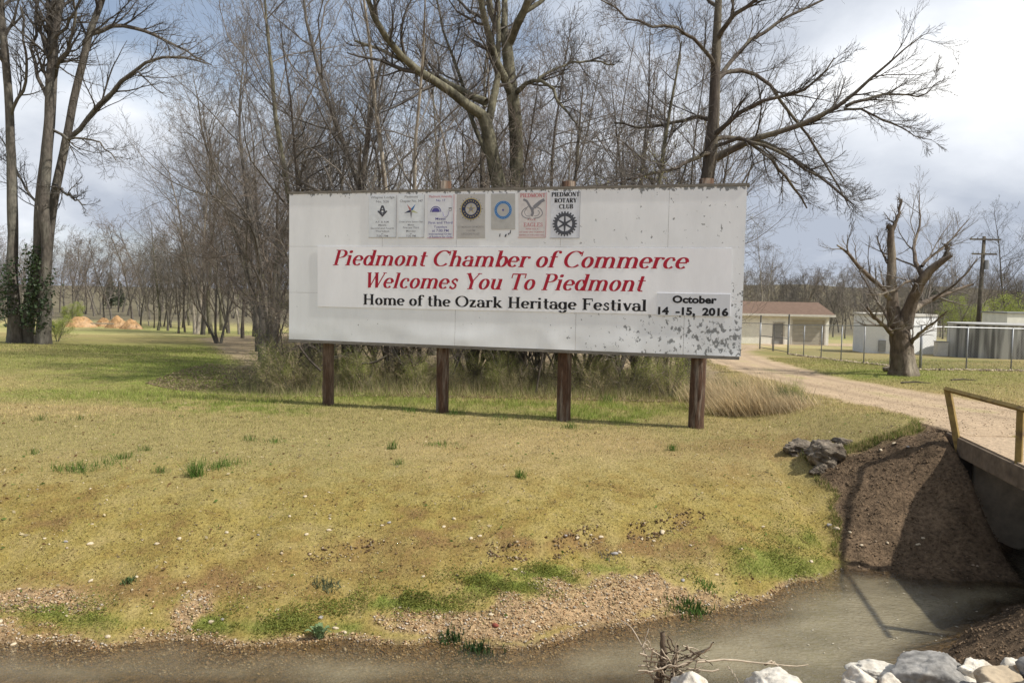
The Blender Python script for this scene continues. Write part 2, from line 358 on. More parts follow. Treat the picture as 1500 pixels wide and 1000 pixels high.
mp = t.nodes.new('ShaderNodeMapping'); mp.inputs[3].default_value = (1, 1.7, 1); mp.inputs[2].default_value = (0, 0, -.15); lk(tcn.outputs['Object'], mp.inputs[0])
nb = t.nodes.new('ShaderNodeTexNoise'); nb.inputs['Scale'].default_value = 1.1; nb.inputs['Detail'].default_value = 5; lk(mp.outputs[0], nb.inputs['Vector'])
ad = t.nodes.new('ShaderNodeMath'); ad.operation = 'MULTIPLY_ADD'; lk(nb.outputs[0], ad.inputs[0]); ad.inputs[1].default_value = .16; lk(at.outputs['Fac'], ad.inputs[2])
sb = t.nodes.new('ShaderNodeMath'); sb.operation = 'SUBTRACT'; lk(ad.outputs[0], sb.inputs[0]); sb.inputs[1].default_value = .08; lk(sb.outputs[0], mr.inputs[0])
cr = t.nodes.new('ShaderNodeValToRGB'); cr.color_ramp.elements[0].position = .3; cr.color_ramp.elements[0].color = (.17, .145, .09, 1); cr.color_ramp.elements[1].position = .7; cr.color_ramp.elements[1].color = (.26, .225, .145, 1)
lk(nb.outputs[0], cr.inputs[0]); lk(cr.outputs[0], P.inputs['Base Color'])
P.inputs['Roughness'].default_value = .03; P.inputs['IOR'].default_value = 1.5
n1_ = t.nodes.new('ShaderNodeTexNoise'); n1_.inputs['Scale'].default_value = 11; n1_.inputs['Detail'].default_value = 4; n1_.inputs['Distortion'].default_value = .8; lk(mp.outputs[0], n1_.inputs['Vector'])
bu = t.nodes.new('ShaderNodeBump'); bu.inputs['Strength'].default_value = .55; bu.inputs['Distance'].default_value = .05; lk(n1_.outputs[0], bu.inputs['Height']); lk(bu.outputs[0], P.inputs['Normal'])
tr = t.nodes.new('ShaderNodeBsdfTransparent'); tr.inputs[0].default_value = (.92, .87, .74, 1)
gl = t.nodes.new('ShaderNodeBsdfGlossy'); gl.inputs[1].default_value = .08; lk(bu.outputs[0], gl.inputs['Normal'])
fr = t.nodes.new('ShaderNodeFresnel'); fr.inputs[0].default_value = 1.33; lk(bu.outputs[0], fr.inputs['Normal'])
m1 = t.nodes.new('ShaderNodeMixShader'); lk(fr.outputs[0], m1.inputs[0]); lk(tr.outputs[0], m1.inputs[1]); lk(gl.outputs[0], m1.inputs[2])
m2 = t.nodes.new('ShaderNodeMixShader'); lk(mr.outputs[0], m2.inputs[0]); lk(m1.outputs[0], m2.inputs[1]); lk(P.outputs[0], m2.inputs[2])
lk(m2.outputs[0], t.nodes['Material Output'].inputs[0])
tag(link('water', wm, m), kind='structure')
# ------------------------------------------------------------------ billboard
TLp = at_y(424, 285, 19.8); TRp = at_y(1096, 272, 16.8)
ang = math.atan2(TRp.y - TLp.y, TRp.x - TLp.x); SW = math.hypot(TRp.x - TLp.x, TRp.y - TLp.y)
base_z = gz((TLp.x + TRp.x) / 2, (TLp.y + TRp.y) / 2)
board = empty('billboard', (TLp.x, TLp.y, 0), ang)
tag(board, 'wide peeling white metal welcome billboard with red italic lettering on four brown timber posts', 'billboard')
bM = Matrix.Translation((TLp.x, TLp.y, 0)) @ Matrix.Rotation(ang, 4, 'Z'); bI = bM.inverted()
def B2(px, py):
    o = bI @ CAM; d = bI.to_3x3() @ ray(px, py); tt = -o.y / d.y; p = o + d * tt; return p.x, p.z
ztop = (B2(424, 285)[1] + B2(1096, 272)[1]) / 2; zbot = (B2(424, 498)[1] + B2(1084, 523)[1]) / 2


def paint_mat(name, base, peel):
    m = bpy.data.materials.new(name); m.use_nodes = True; t = m.node_tree; lk = t.links.new; P = t.nodes['Principled BSDF']
    tcn = t.nodes.new('ShaderNodeTexCoord'); sp_ = t.nodes.new('ShaderNodeSeparateXYZ'); lk(tcn.outputs['Object'], sp_.inputs[0])
    def mth(op, a, b=None, cl=False):
        n = t.nodes.new('ShaderNodeMath'); n.operation = op; n.use_clamp = cl
        for i, v in enumerate((a, b)):
            if v is None: continue
            if isinstance(v, (int, float)): n.inputs[i].default_value = v
            else: lk(v, n.inputs[i])
        return n.outputs[0]
    def noise(sc, det, st=(1, 1, 1), ro=.6):
        mp = t.nodes.new('ShaderNodeMapping'); mp.inputs[3].default_value = st; lk(tcn.outputs['Object'], mp.inputs[0])
        n = t.nodes.new('ShaderNodeTexNoise'); n.inputs['Scale'].default_value = sc; n.inputs['Detail'].default_value = det; n.inputs['Roughness'].default_value = ro; lk(mp.outputs[0], n.inputs['Vector']); return n.outputs[0]
    x, z = sp_.outputs[0], sp_.outputs[2]
    pa = noise(10, 9, (1, 1, .75), .68); pb = noise(1.3, 3)
    # wear is worst low at the right end, along the top rail and in scattered spots
    def rng_(v, a, b): 
        n = t.nodes.new('ShaderNodeMapRange'); n.inputs[1].default_value = a; n.inputs[2].default_value = b; lk(v, n.inputs[0]); return n.outputs[0]
    right = rng_(x, SW * .55, SW * .93); low = rng_(z, zbot + 1.9, zbot + .5)
    w = mth('ADD', mth('MULTIPLY', mth('MULTIPLY', right, low), .085), mth('MULTIPLY', right, .055))
    w = mth('ADD', w, mth('MULTIPLY', rng_(z, ztop - .13, ztop - .02), .16))
    w = mth('ADD', w, mth('MULTIPLY', mth('SUBTRACT', pb, .5), .22))
    v = mth('ADD', pa, w)
    msk = t.nodes.new('ShaderNodeMapRange'); msk.inputs[1].default_value = .675 - (peel - 1) * .05; msk.inputs[2].default_value = .69 - (peel - 1) * .05; lk(v, msk.inputs[0])
    dirt = noise(1.1, 6, (1, 1, .35)); fine_ = noise(30, 4, (1, 1, .25))
    dm = t.nodes.new('ShaderNodeMapRange'); dm.inputs[1].default_value = .3; dm.inputs[2].default_value = .75; dm.inputs[3].default_value = 1.04; dm.inputs[4].default_value = .86; lk(dirt, dm.inputs[0])
    dm2 = mth('MULTIPLY', dm.outputs[0], mth('ADD', mth('MULTIPLY', fine_, .08), .96))
    hsv = t.nodes.new('ShaderNodeHueSaturation'); hsv.inputs['Color'].default_value = (*base, 1); lk(dm2, hsv.inputs['Value'])
    mx = t.nodes.new('ShaderNodeMix'); mx.data_type = 'RGBA'; lk(msk.outputs[0], mx.inputs[0]); lk(hsv.outputs[0], mx.inputs[6]); mx.inputs[7].default_value = (.24, .25, .25, 1)
    lk(mx.outputs[2], P.inputs['Base Color']); P.inputs['Roughness'].default_value = .5
    b = t.nodes.new('ShaderNodeBump'); b.inputs['Strength'].default_value = .25; b.inputs['Distance'].default_value = .01; lk(mth('SUBTRACT', dirt, mth('MULTIPLY', msk.outputs[0], .3)), b.inputs['Height']); lk(b.outputs[0], P.inputs['Normal'])
    return m
M_panel = paint_mat('sheet_paint', (.87, .89, .90), 1.0)
M_banner = paint_mat('banner_vinyl', (.93, .94, .96), -1.2)
M_plate = paint_mat('plate_vinyl', (.72, .74, .77), -1.2)
M_trim = material('weathered_trim', (.19, .175, .15), var=.4, scale=6, stretch=(1, 1, 6), bump=.4)
M_post = material('creosote_timber', (.085, .048, .03), var=.7, scale=14, stretch=(3, 3, .35), bump=.8, patch=((.20, .165, .13), 3.0, .50, .66), bdist=.03)
M_post2 = material('grey_timber', (.15, .105, .075), var=.6, scale=14, stretch=(3, 3, .35), bump=.8, patch=((.09, .055, .035), 3.0, .45, .6), bdist=.03)
M_red = material('red_vinyl', (.42, .012, .035), rough=.5, var=.12, scale=5, bump=0)
M_black = material('black_vinyl', (.012, .012, .014), rough=.5, var=.2, scale=5, bump=0)
def flat(name, c, r=.55): return material(name, c, rough=r, var=.1, scale=9, bump=0)
M_navy = flat('navy_vinyl', (.03, .04, .09)); M_blue = flat('blue_vinyl', (.04, .17, .42)); M_purple = flat('violet_vinyl', (.10, .09, .30)); M_gold = flat('gold_vinyl', (.42, .34, .13))
M_greytx = flat('grey_lettering', (.22, .22, .24)); M_pinktx = flat('faded_red_lettering', (.50, .16, .18)); M_graph = flat('graphite_vinyl', (.08, .085, .10))

# sheets: three rows, butted with narrow gaps; gentle buckles
rows = [(zbot + .02, B2(424, 428)[1] - .002, [0, 4.45, 7.35, 9.75]), (B2(424, 428)[1] + .002, B2(424, 361)[1] - .002, [0, 1.95, 4.42, 6.85, 9.3]), (B2(424, 361)[1] + .002, ztop, [0, 2.55, 4.45, 6.95, 9.35])]
for ri, (za, zb, xs) in enumerate(rows):
    xs = xs + [SW - .02]
    for a, b in zip(xs[:-1], xs[1:]):
        a, b = a + .003, b - .003; nx, nz = 26, 14
        U, V_ = np.meshgrid(np.linspace(a, b, nx), np.linspace(za, zb, nz), indexing='ij')
        buck = (fnoise(U, V_, .9, 150, 3) - .5) * (.085 if ri == 0 else .02)
        buck = buck * (np.clip((B2(466, 470)[1] - V_) / .3, 0, 1) if ri == 0 else .25)
        if ri == 0: buck = buck - .03 * np.exp(-((U - 2.7) / .35) ** 2 - ((V_ - zbot - .12) / .12) ** 2)
        
        v = np.stack([U, -.010 - np.clip(buck + .004, -.002, .05), V_], -1).reshape(-1, 3)
        i2, j2 = np.meshgrid(np.arange(nx - 1), np.arange(nz - 1), indexing='ij')
        f = np.stack([i2 * nz + j2, (i2 + 1) * nz + j2, (i2 + 1) * nz + j2 + 1, i2 * nz + j2 + 1], -1).reshape(-1, 4)
        o = link('sheet', mesh_np('sheet', v, f, smooth=True), M_panel, board)
        so_ = o.modifiers.new('s', 'SOLIDIFY'); so_.thickness = .003; so_.offset = -1; es_ = o.modifiers.new('e', 'EDGE_SPLIT'); es_.split_angle = .6
MB().box(-.02, -.03, ztop + .004, SW + .03, .16, ztop + .06).build('top_rail', M_trim, board)
MB().box(-.01, -.02, zbot - .05, SW - .05, .1, zbot + .016).build('bottom_rail', M_trim, board)
for zz_ in (zbot + .75, (zbot + ztop) / 2, ztop - .6): MB().box(.05, .03, zz_ - .07, SW - .1, .12, zz_ + .07).build('backing_rail', M_trim, board)
for k, (ppx, ppy, tpx, tpy, wpx) in enumerate([(472, 600, 472, 278, 20), (641, 611, 646, 262, 24), (821, 625, 829, 262, 24), (1018, 636, 1036, 258, 26)]):
    u = B2((ppx + ppx + (tpx - ppx) * .3) / 2, ppy)[0]; w0 = B2(ppx, ppy)
    u = w0[0]; gp = bM @ Vector((u, .3, 0)); zg = gz(gp.x, gp.y); r = .145 + .01 * k
    ut = B2(tpx, tpy)[0]; ht = B2(tpx, tpy)[1] - .02
    n = 14; pts = [(u + .02, .3, zg - .4)] + [(u + (ut - u) * .75 * s, .3, zg + (ht - zg) * s) for s in (0.02, .2, .4, .6, .8, 1)]
    V, Fq = tubes(np.array(pts)[None], np.array([[r * 1.04] + [r * (1 - .08 * s) for s in (0, .2, .4, .6, .8, 1)]]), n)
    mb = MB(); mb.add(V.tolist(), Fq.tolist()); mb.f.append(tuple(range(len(V) - n, len(V))))
    mb.build('post', M_post2 if k == 0 else M_post, board, smooth=True)

# ---- lettering: broad-nib glyphs built as ribbons, each stroke a hair above the one before
class Pen:
    def __init__(s, T=.17, t=.05, serif=True): s.T, s.t, s.serif = T, t, serif; s.st = []
    def w(s, ty): return s.t + (s.T - s.t) * abs(ty) ** 1.4
    def path(s, P, w=None):
        P = np.array(P, float); Tn = np.gradient(P, axis=0); Tn /= np.linalg.norm(Tn, axis=1, keepdims=True) + 1e-9
        N = np.stack([-Tn[:, 1], Tn[:, 0]], 1); ww = np.array([s.w(a) for a in Tn[:, 1]]) if w is None else np.full(len(P), w) if np.isscalar(w) else np.array(w)
        s.st.append(np.concatenate([P + N * ww[:, None] / 2, (P - N * ww[:, None] / 2)[::-1]]))
    def line(s, x0, y0, x1, y1, w=None): s.path([(x0, y0), (x1, y1)], w)
    def arc(s, cx, cy, rx, ry, a0, a1, w=None, n=18):
        a = np.radians(np.linspace(a0, a1, n)); s.path(np.stack([cx + rx * np.cos(a), cy + ry * np.sin(a)], 1), w)
    def curve(s, pts, w=None, n=8):
        P = [np.array(p, float) for p in pts]; P = [2 * P[0] - P[1]] + P + [2 * P[-1] - P[-2]]; o = []
        for i in range(1, len(P) - 2):
            for k in range(n):
                t_ = k / n; a, b, c, d = P[i - 1:i + 3]
                o.append(.5 * ((2 * b) + (c - a) * t_ + (2 * a - 5 * b + 4 * c - d) * t_ ** 2 + (3 * b - a - 3 * c + d) * t_ ** 3))
        o.append(P[-2]); s.path(o, w)
    def ser(s, x, y, hw=.15, hl=None):
        if s.serif:
            h = max(s.t * .9, .045); yy = h / 2 if y < .02 else y - h / 2
            s.path([(x - hw, yy), (x + (hl if hl is not None else hw), yy)], h)
    def stem(s, x, y0, y1, b=True, tp=True, hw=.15):
        s.path([(x, y0), (x, y1)], s.T)
        if b: s.ser(x, y0, hw)
        if tp == 'l': s.ser(x - s.T / 2 + .02, y1, .09, .02)
        elif tp: s.ser(x, y1, hw)
    def dot(s, x, y, r): s.path([(x - r, y), (x - r * .5, y), (x + r * .5, y), (x + r, y)], [r * .9, 1.9 * r, 1.9 * r, r * .9])
def glyph(p, ch):
    xh = .66; T = p.T
    def bowl(x): p.arc(x, xh / 2, .19, xh / 2 - p.t / 2, 0, 360, n=28)
    def arch(x): p.arc(x + .17, .40, .17, .235, 165, 0); p.path([(x + .34, .42), (x + .34, 0)], T); p.ser(x + .34, 0, .13)
    if ch == 'i': p.stem(.15, 0, xh, tp='l', hw=.13); p.dot(.15, .88, .09); return .36
    if ch == 'l': p.stem(.15, 0, 1, tp='l', hw=.13); return .36
    if ch == 'e': p.arc(.27, xh / 2, .2, xh / 2 - p.t / 2, 8, 318); p.line(.09, xh * .52, .47, xh * .52, p.t * 1.3); return .55
    if ch == 'c': p.arc(.27, xh / 2, .2, xh / 2 - p.t / 2, 50, 318); p.dot(.40, xh * .76, .065); return .52
    if ch == 'o': bowl(.28); return .58
    if ch == 'd': p.arc(.27, xh / 2, .18, xh / 2 - p.t / 2, 20, 340, n=24); p.stem(.48, 0, 1, tp='l', b=False); p.ser(.48 + T / 2, 0, .02, .08); return .64
    if ch == 'b': p.stem(.15, 0, 1, tp='l', b=False); p.arc(.34, xh / 2, .18, xh / 2 - p.t / 2, -155, 155, n=24); return .60
    if ch == 'h': p.stem(.15, 0, 1, tp='l', hw=.12); arch(.15); return .66
    if ch == 'n': p.stem(.15, 0, xh, tp='l', hw=.12); arch(.15); return .66
    if ch == 'm': p.stem(.15, 0, xh, tp='l', hw=.12); arch(.15); arch(.49); return 1.0
    if ch == 'r': p.stem(.15, 0, xh, tp='l', hw=.13); p.arc(.32, .42, .17, .21, 170, 62); p.dot(.41, .58, .07); return .48
    if ch == 'u': p.path([(.15, xh), (.15, .22)], T); p.ser(.15 - T / 2, xh, .08, .02); p.arc(.31, .24, .16, .215, 185, 350); p.stem(.48, 0, xh, tp='l', b=False); p.ser(.48 + T / 2, 0, .02, .08); return .66
    if ch == 't': p.path([(.19, .9), (.19, .18)], T * .95); p.arc(.31, .17, .12, .15, 180, 300); p.line(.04, xh - .03, .38, xh - .03, max(p.t, .055)); return .42
    if ch == 'f': p.stem(.17, 0, .82, tp=False, hw=.14); p.arc(.32, .80, .15, .18, 180, 45); p.dot(.42, .90, .065); p.line(.03, xh - .03, .36, xh - .03, max(p.t, .055)); return .38
    if ch == 's': p.curve([(.37, .52), (.25, .63), (.12, .50), (.22, .36), (.34, .25), (.33, .08), (.2, .03), (.07, .15)], T * .62); p.line(.37, .62, .37, .45, .05); p.line(.07, .2, .07, .03, .05); return .45
    if ch == 'a': p.arc(.25, .47, .17, .17, 160, 10); p.dot(.11, .50, .06); p.stem(.43, .0, .48, b=False, tp=False); p.ser(.43 + T / 2, 0, .02, .08); p.arc(.25, .20, .17, .175, 60, 325, n=20); return .58
    if ch == 'k': p.stem(.15, 0, 1, tp='l', hw=.13); p.line(.22, .27, .48, .62, p.t * 1.3); p.ser(.46, xh, .11); p.line(.28, .34, .52, .03, T); p.ser(.54, 0, .12, .1); return .66
    if ch == 'g': bowl(.25); p.path([(.44, xh), (.44, 0)], T); p.arc(.25, -.05, .19, .21, 0, -160); return .60
    if ch == 'v': p.line(.1, xh, .29, .02, T); p.line(.29, .02, .46, xh, p.t * 1.3); p.ser(.1, xh, .1); p.ser(.47, xh, .09); return .56
    if ch == 'z': p.line(.07, xh - .05, .46, xh - .05, p.t * 1.6); p.line(.40, xh - .05, .12, .05, T); p.line(.07, .05, .48, .05, p.t * 1.6); p.line(.08, xh, .08, xh - .18, .05); p.line(.47, 0, .47, .2, .05); return .55
    if ch == ' ': return .3
    if ch == 'I': p.stem(.2, 0, 1); return .40
    if ch == 'P' or ch == 'R' or ch == 'B':
        p.stem(.2, 0, 1, tp=False); p.line(.04, 1 - p.t / 2, .40, 1 - p.t / 2, p.t); p.line(.2, .5, .40, .5, p.t); p.arc(.38, .75, .22, .25 - p.t / 2, 90, -90)
        if ch == 'R': p.line(.38, .5, .66, .02, T); p.ser(.68, 0, .08, .1); return .80
        if ch == 'B': p.line(.04, p.t / 2, .42, p.t / 2, p.t); p.arc(.40, .25, .24, .25 - p.t / 2, 90, -90); return .74
        return .70
    if ch == 'C' or ch == 'G': 
        p.arc(.45, .5, .36, .5 - p.t / 2, 42, 318, n=26); p.line(.75, .98, .75, .68, .05)
        if ch == 'G': p.stem(.72, .1, .42, b=False, hw=.13); return .88
        return .82
    if ch == 'O': p.arc(.46, .5, .37, .5 - p.t / 2, 0, 360, n=34); return .92
    if ch == 'D': p.stem(.2, 0, 1, tp=False, b=False); p.line(.04, 1 - p.t / 2, .4, 1 - p.t / 2, p.t); p.line(.04, p.t / 2, .4, p.t / 2, p.t); p.arc(.38, .5, .36, .5 - p.t / 2, 90, -90, n=20); return .86
    if ch == 'H': p.stem(.2, 0, 1); p.stem(.68, 0, 1); p.line(.2, .51, .68, .51, p.t * 1.3); return .9
    if ch in 'FEL':
        p.stem(.2, 0, 1, tp=ch == 'L')
        if ch != 'L': p.line(.04, 1 - p.t * .7, .66, 1 - p.t * .7, p.t * 1.4); p.line(.66, 1, .66, .74, .055); p.line(.2, .52, .5, .52, p.t * 1.3); p.line(.5, .64, .5, .4, .055)
        if ch != 'F': p.line(.04, p.t * .7, .68, p.t * .7, p.t * 1.4); p.line(.68, 0, .68, .27, .055)
        return .74
    if ch == 'T': p.stem(.38, 0, 1, tp=False); p.line(.04, 1 - p.t * .7, .72, 1 - p.t * .7, p.t * 1.4); p.line(.05, 1, .05, .72, .055); p.line(.71, 1, .71, .72, .055); return .76
    if ch == 'W': p.line(.12, 1, .34, .02, T); p.line(.34, .02, .55, .95, p.t * 1.2); p.line(.52, 1, .74, .02, T); p.line(.74, .02, .98, 1, p.t * 1.2); p.ser(.12, 1, .12); p.ser(.52, 1, .12); p.ser(.98, 1, .1); return 1.06
    if ch == 'Y': p.line(.12, 1, .40, .46, T); p.line(.40, .46, .68, 1, p.t * 1.2); p.stem(.40, 0, .5, tp=False); p.ser(.12, 1, .13); p.ser(.68, 1, .11); return .78
    if ch == 'M': p.line(.16, 0, .16, 1, p.t * 1.2); p.line(.2, 1, .5, .05, T); p.line(.5, .05, .8, 1, p.t); p.stem(.82, 0, 1, tp=False); p.ser(.16, 0, .13); p.ser(.14, 1, .1); p.ser(.86, 1, .12); return 1.04
    if ch == 'N': p.line(.18, 0, .18, 1, p.t * 1.2); p.line(.2, .98, .68, .05, T); p.line(.70, 0, .70, 1, p.t * 1.2); p.ser(.18, 0, .13); p.ser(.16, 1, .12); p.ser(.70, 1, .12); return .88
    if ch == 'A': p.line(.12, 0, .40, 1, p.t * 1.2); p.line(.40, 1, .68, 0, T); p.line(.22, .33, .58, .33, p.t); p.ser(.12, 0, .12); p.ser(.69, 0, .13); return .82
    if ch == 'U': p.path([(.18, 1), (.18, .35)], T); p.ser(.18, 1, .14); p.arc(.42, .32, .24, .32 - p.t / 2, 180, 360); p.line(.66, .32, .66, 1, p.t * 1.3); p.ser(.66, 1, .12); return .84
    if ch == 'S': p.curve([(.52, .82), (.34, .95), (.15, .80), (.22, .60), (.48, .42), (.55, .2), (.35, .04), (.1, .2)], T * .72); p.line(.53, .96, .53, .72, .055); p.line(.1, .26, .1, .02, .055); return .66
    return .4
def lettering(text, u0, u1, v0, v1, cap, mat, parent, T=.17, t=.05, shear=0., depth=-.03, name='lettering', serif=True, track=0.0):
    strokes = []; x = 0
    for ch in text:
        p = Pen(T, t, serif); adv = glyph(p, ch)
        for s_ in p.st: strokes.append(s_ + np.array([x, 0]))
        x += adv + track
    sx = (u1 - u0) / (x - .04); mb = MB()
    for k, s_ in enumerate(strokes):
        U = u0 + (s_[:, 0]) * sx + shear * s_[:, 1] * cap; Vv = v0 + (v1 - v0) * (s_[:, 0] / x) + s_[:, 1] * cap; n = len(s_) // 2
        dd = depth - .0004 * (k % 9)
        vv = [(a, dd, b) for a, b in zip(U, Vv)]; mb.add(vv, [(i, i + 1, 2 * n - 2 - i, 2 * n - 1 - i) for i in range(n - 1)])
    return mb.build(name, mat, parent)
_tc = {}
def sans(text, u0, u1, v0, cap, mat, parent, bold=.0, depth=-.03, name='lettering', sx=None):
    cu = bpy.data.curves.new('t', 'FONT'); cu.body = text; cu.offset = bold; cu.resolution_u = 3
    ob = bpy.data.objects.new('t', cu); me = bpy.data.meshes.new_from_object(ob); bpy.data.objects.remove(ob); bpy.data.curves.remove(cu)
    v = np.array([p.co[:] for p in me.vertices]); f = [tuple(p.vertices) for p in me.polygons]; bpy.data.meshes.remove(me)
    if not len(v): return
    a, b = v[:, 0].min(), v[:, 0].max(); s_ = (u1 - u0) / (b - a); h = cap / .70
    mb = MB().add([(u0 + (p[0] - a) * s_, depth, v0 + p[1] * h) for p in v], f); return mb.build(name, mat, parent)

def plate(name, corners, mat, parent, d0, d1, label=None):
    (a, b, c, d) = [B2(*p) for p in corners]
    u0_, u1_ = (a[0] + d[0]) / 2, (b[0] + c[0]) / 2; v = [(a[0], d0, a[1]), (b[0], d0, b[1]), (c[0], d0, c[1]), (d[0], d0, d[1])]; v += [(p[0], d1, p[2]) for p in v]
    o = MB().add(v, [(3, 2, 1, 0), (4, 5, 6, 7), (0, 1, 5, 4), (1, 2, 6, 5), (2, 3, 7, 6), (3, 0, 4, 7)]).build(name, mat, parent)
    if label: o['label'] = label
    return o
banner = plate('banner', [(466, 361), (1072, 364), (1071, 463), (466, 449)], M_banner, board, -.058, -.065, 'long white banner with two red lines and one black line')
uP = B2
def line_px(text, x0, y0, x1, y1, ytop0, mat, parent, **k):
    a, b = B2(x0, y0), B2(x1, y1); cap = B2(x0, ytop0)[1] - a[1]
    return lettering(text, a[0], b[0], a[1], b[1], cap, mat, parent, depth=-.067, **k)
line_px('Piedmont Chamber of Commerce', 487, 388.5, 1005, 394, 366, M_red, banner, shear=.30, T=.16, t=.05)
line_px('Welcomes You To Piedmont', 533, 421.5, 941, 427, 399, M_red, banner, shear=.30, T=.16, t=.05)
line_px('Home of the Ozark Heritage Festival', 532, 446, 948, 456, 430.5, M_black, banner, T=.175, t=.07)
dp = plate('date_plate', [(963, 429), (1070, 431), (1069, 463.5), (962, 461.5)], M_plate, board, -.066, -.078, 'small grey date plate')
a = B2(985, 444); b = B2(1050, 445); sans('October', a[0], b[0], a[1] + .015, .150, M_black, dp, bold=.045, depth=-.080)
a = B2(964, 460.5); b = B2(1067, 462); sans('14  -15,  2016', a[0], b[0], a[1] + .01, .155, M_black, dp, bold=.045, depth=-.080)

# ---- club notices along the top edge
def disc(mb, u, v, r, d, n=28, r2=0, sx=1):
    o = []; 
    for i in range(n): 
        c, s_ = math.cos(i * 2 * math.pi / n), math.sin(i * 2 * math.pi / n); o.append((c, s_))
    if r2: mb.add([(u + c * r * sx, d, v + s_ * r) for c, s_ in o] + [(u + c * r2 * sx, d, v + s_ * r2) for c, s_ in o], [(i, (i + 1) % n, n + (i + 1) % n, n + i) for i in range(n)])
    else: mb.add([(u + c * r * sx, d, v + s_ * r) for c, s_ in o], [tuple(range(n))])
    return mb
def poly(mb, pts, u, v, s_, d): return mb.add([(u + x * s_, d, v + y * s_) for x, y in pts], [tuple(range(len(pts)))])
def notice(x0, x1, yt, yb, col, edge, label):
    o = plate('club_notice', [(x0, yt), (x1, yt - .4), (x1, yb), (x0, yb)], flat('notice', col), board, -.058, -.064, label)
    a, b = B2(x0, yt), B2(x1, yb); u0, u1, v1, v0 = a[0], b[0], a[1], b[1]
    if edge:
        w = .007; MB().box(u0, -.068, v0, u1, -.0642, v0 + w).box(u1 - w, -.068, v0 + w, u1, -.0642, v1).build('border', edge, o)
    return o, u0, u1, v0, v1
def rowsans(o, u0, u1, v0, v1, L_, mat):
    H = v1 - v0; Wd = u1 - u0
    for txt, fy, ch, fw_ in L_: sans(txt, u0 + Wd * (.5 - fw_ / 2), u0 + Wd * (.5 + fw_ / 2), v0 + H * fy, H * ch, mat, o, bold=.006, depth=-.067)
NW = (.72, .76, .79)
o, u0, u1, v0, v1 = notice(541, 581, 287, 348, NW, M_greytx, 'pale lodge notice with black compasses emblem'); W_, H = u1 - u0, v1 - v0; uc = (u0 + u1) / 2
rowsans(o, u0, u1, v0, v1, [('Wayne Lodge', .93, .055, .86), ('No. 526', .83, .055, .46), ('A.F. & A.M.', .35, .045, .5), ('Meets', .275, .045, .28), ('Second and Fourth', .20, .045, .84), ('Thursdays', .13, .045, .5), ('at', .075, .035, .08), ('7:00 PM', .015, .045, .42)], M_greytx)
mb = MB(); c = v0 + .62 * H; s_ = .27 * H
poly(mb, [(0, .55), (.12, .5), (.32, -.05), (.2, -.05), (0, .35), (-.2, -.05), (-.32, -.05), (-.12, .5)], uc, c, s_, -.068)
poly(mb, [(-.5, .02), (-.42, -.06), (0, -.48), (.42, -.06), (.5, .02), (.38, .08), (0, -.26), (-.38, .08)], uc, c, s_, -.069); disc(mb, uc, c, s_ * .2, -.070, r2=s_ * .11)
mb.build('emblem', M_graph, o)
o, u0, u1, v0, v1 = notice(584, 622, 286, 348, NW, M_greytx, 'pale notice with a five pointed star'); W_, H = u1 - u0, v1 - v0; uc = (u0 + u1) / 2
rowsans(o, u0, u1, v0, v1, [('Piedmont', .93, .055, .5), ('Chapter No. 347', .83, .055, .86), ('Order of the Eastern Star', .35, .04, .9), ('Meets', .275, .045, .24), ('First and Third', .21, .045, .6), ('Monday', .13, .045, .36), ('at', .075, .035, .08), ('7:30 PM', .015, .045, .36)], M_greytx)
c = v0 + .63 * H; R_ = .17 * H
P5 = [(math.sin(math.radians(180 + 36 * k)) * (1 if k % 2 == 0 else .25), math.cos(math.radians(180 + 36 * k)) * (1 if k % 2 == 0 else .25)) for k in range(10)]
for k, mt in ((2, M_navy), (4, flat('star_red', (.45, .2, .18))), (6, M_blue), (8, flat('star_pale', (.5, .52, .3))), (0, M_greytx)):
    poly(MB(), [P5[(k - 1) % 10], P5[k], P5[(k + 1) % 10], (0, 0)], uc, c, R_ * 1.1, -.068).build('emblem', mt, o)
o, u0, u1, v0, v1 = notice(627, 665, 285.5, 349, (.70, .72, .76), M_pinktx, 'pale notice with violet half round emblem'); W_, H = u1 - u0, v1 - v0; uc = (u0 + u1) / 2
rowsans(o, u0, u1, v0, v1, [('Piedmont Assembly', .93, .055, .86)], M_pinktx)
rowsans(o, u0, u1, v0, v1, [('No. 17', .84, .055, .34), ('Meets', .42, .055, .38), ('First and Third', .33, .055, .9), ('Tuesdays', .235, .05, .5), ('at 7:00 PM', .145, .06, .62), ('International Order', .075, .045, .86), ('of Rainbow for Girls', .01, .045, .86)], M_purple)
mb = MB(); hc = (u0 + W_ * .32, v0 + H * .60)
for ra, rb, d in ((.135, .115, -.068), (.1, 0.0, -.068)):
    N_ = 14; oc = [(math.cos(math.pi * i / N_), math.sin(math.pi * i / N_)) for i in range(N_ + 1)]
    if rb: mb.add([(hc[0] + c_ * H * ra, d, hc[1] + s__ * H * ra) for c_, s__ in oc] + [(hc[0] + c_ * H * rb, d, hc[1] + s__ * H * rb) for c_, s__ in oc], [(i, i + 1, N_ + 2 + i, N_ + 1 + i) for i in range(N_)])
    else: mb.add([(hc[0] + c_ * H * ra, d, hc[1] + s__ * H * ra) for c_, s__ in oc], [tuple(range(N_ + 1))])
mb.build('emblem', M_purple, o)
disc(MB(), u0 + W_ * .86, v0 + H * .65, H * .035, -.068, r2=H * .027).box(u0 + W_ * .8, -.0685, v0 + H * .68, u0 + W_ * .92, -.0675, v0 + H * .695).build('emblem', M_graph, o)
tt_ = [(u0 + W_ * .58, -.068, v0 + H * .60), (u0 + W_ * .62, -.068, v0 + H * .50), (u0 + W_ * .7, -.068, v0 + H * .47), (u0 + W_ * .78, -.068, v0 + H * .52), (u0 + W_ * .82, -.068, v0 + H * .62)]
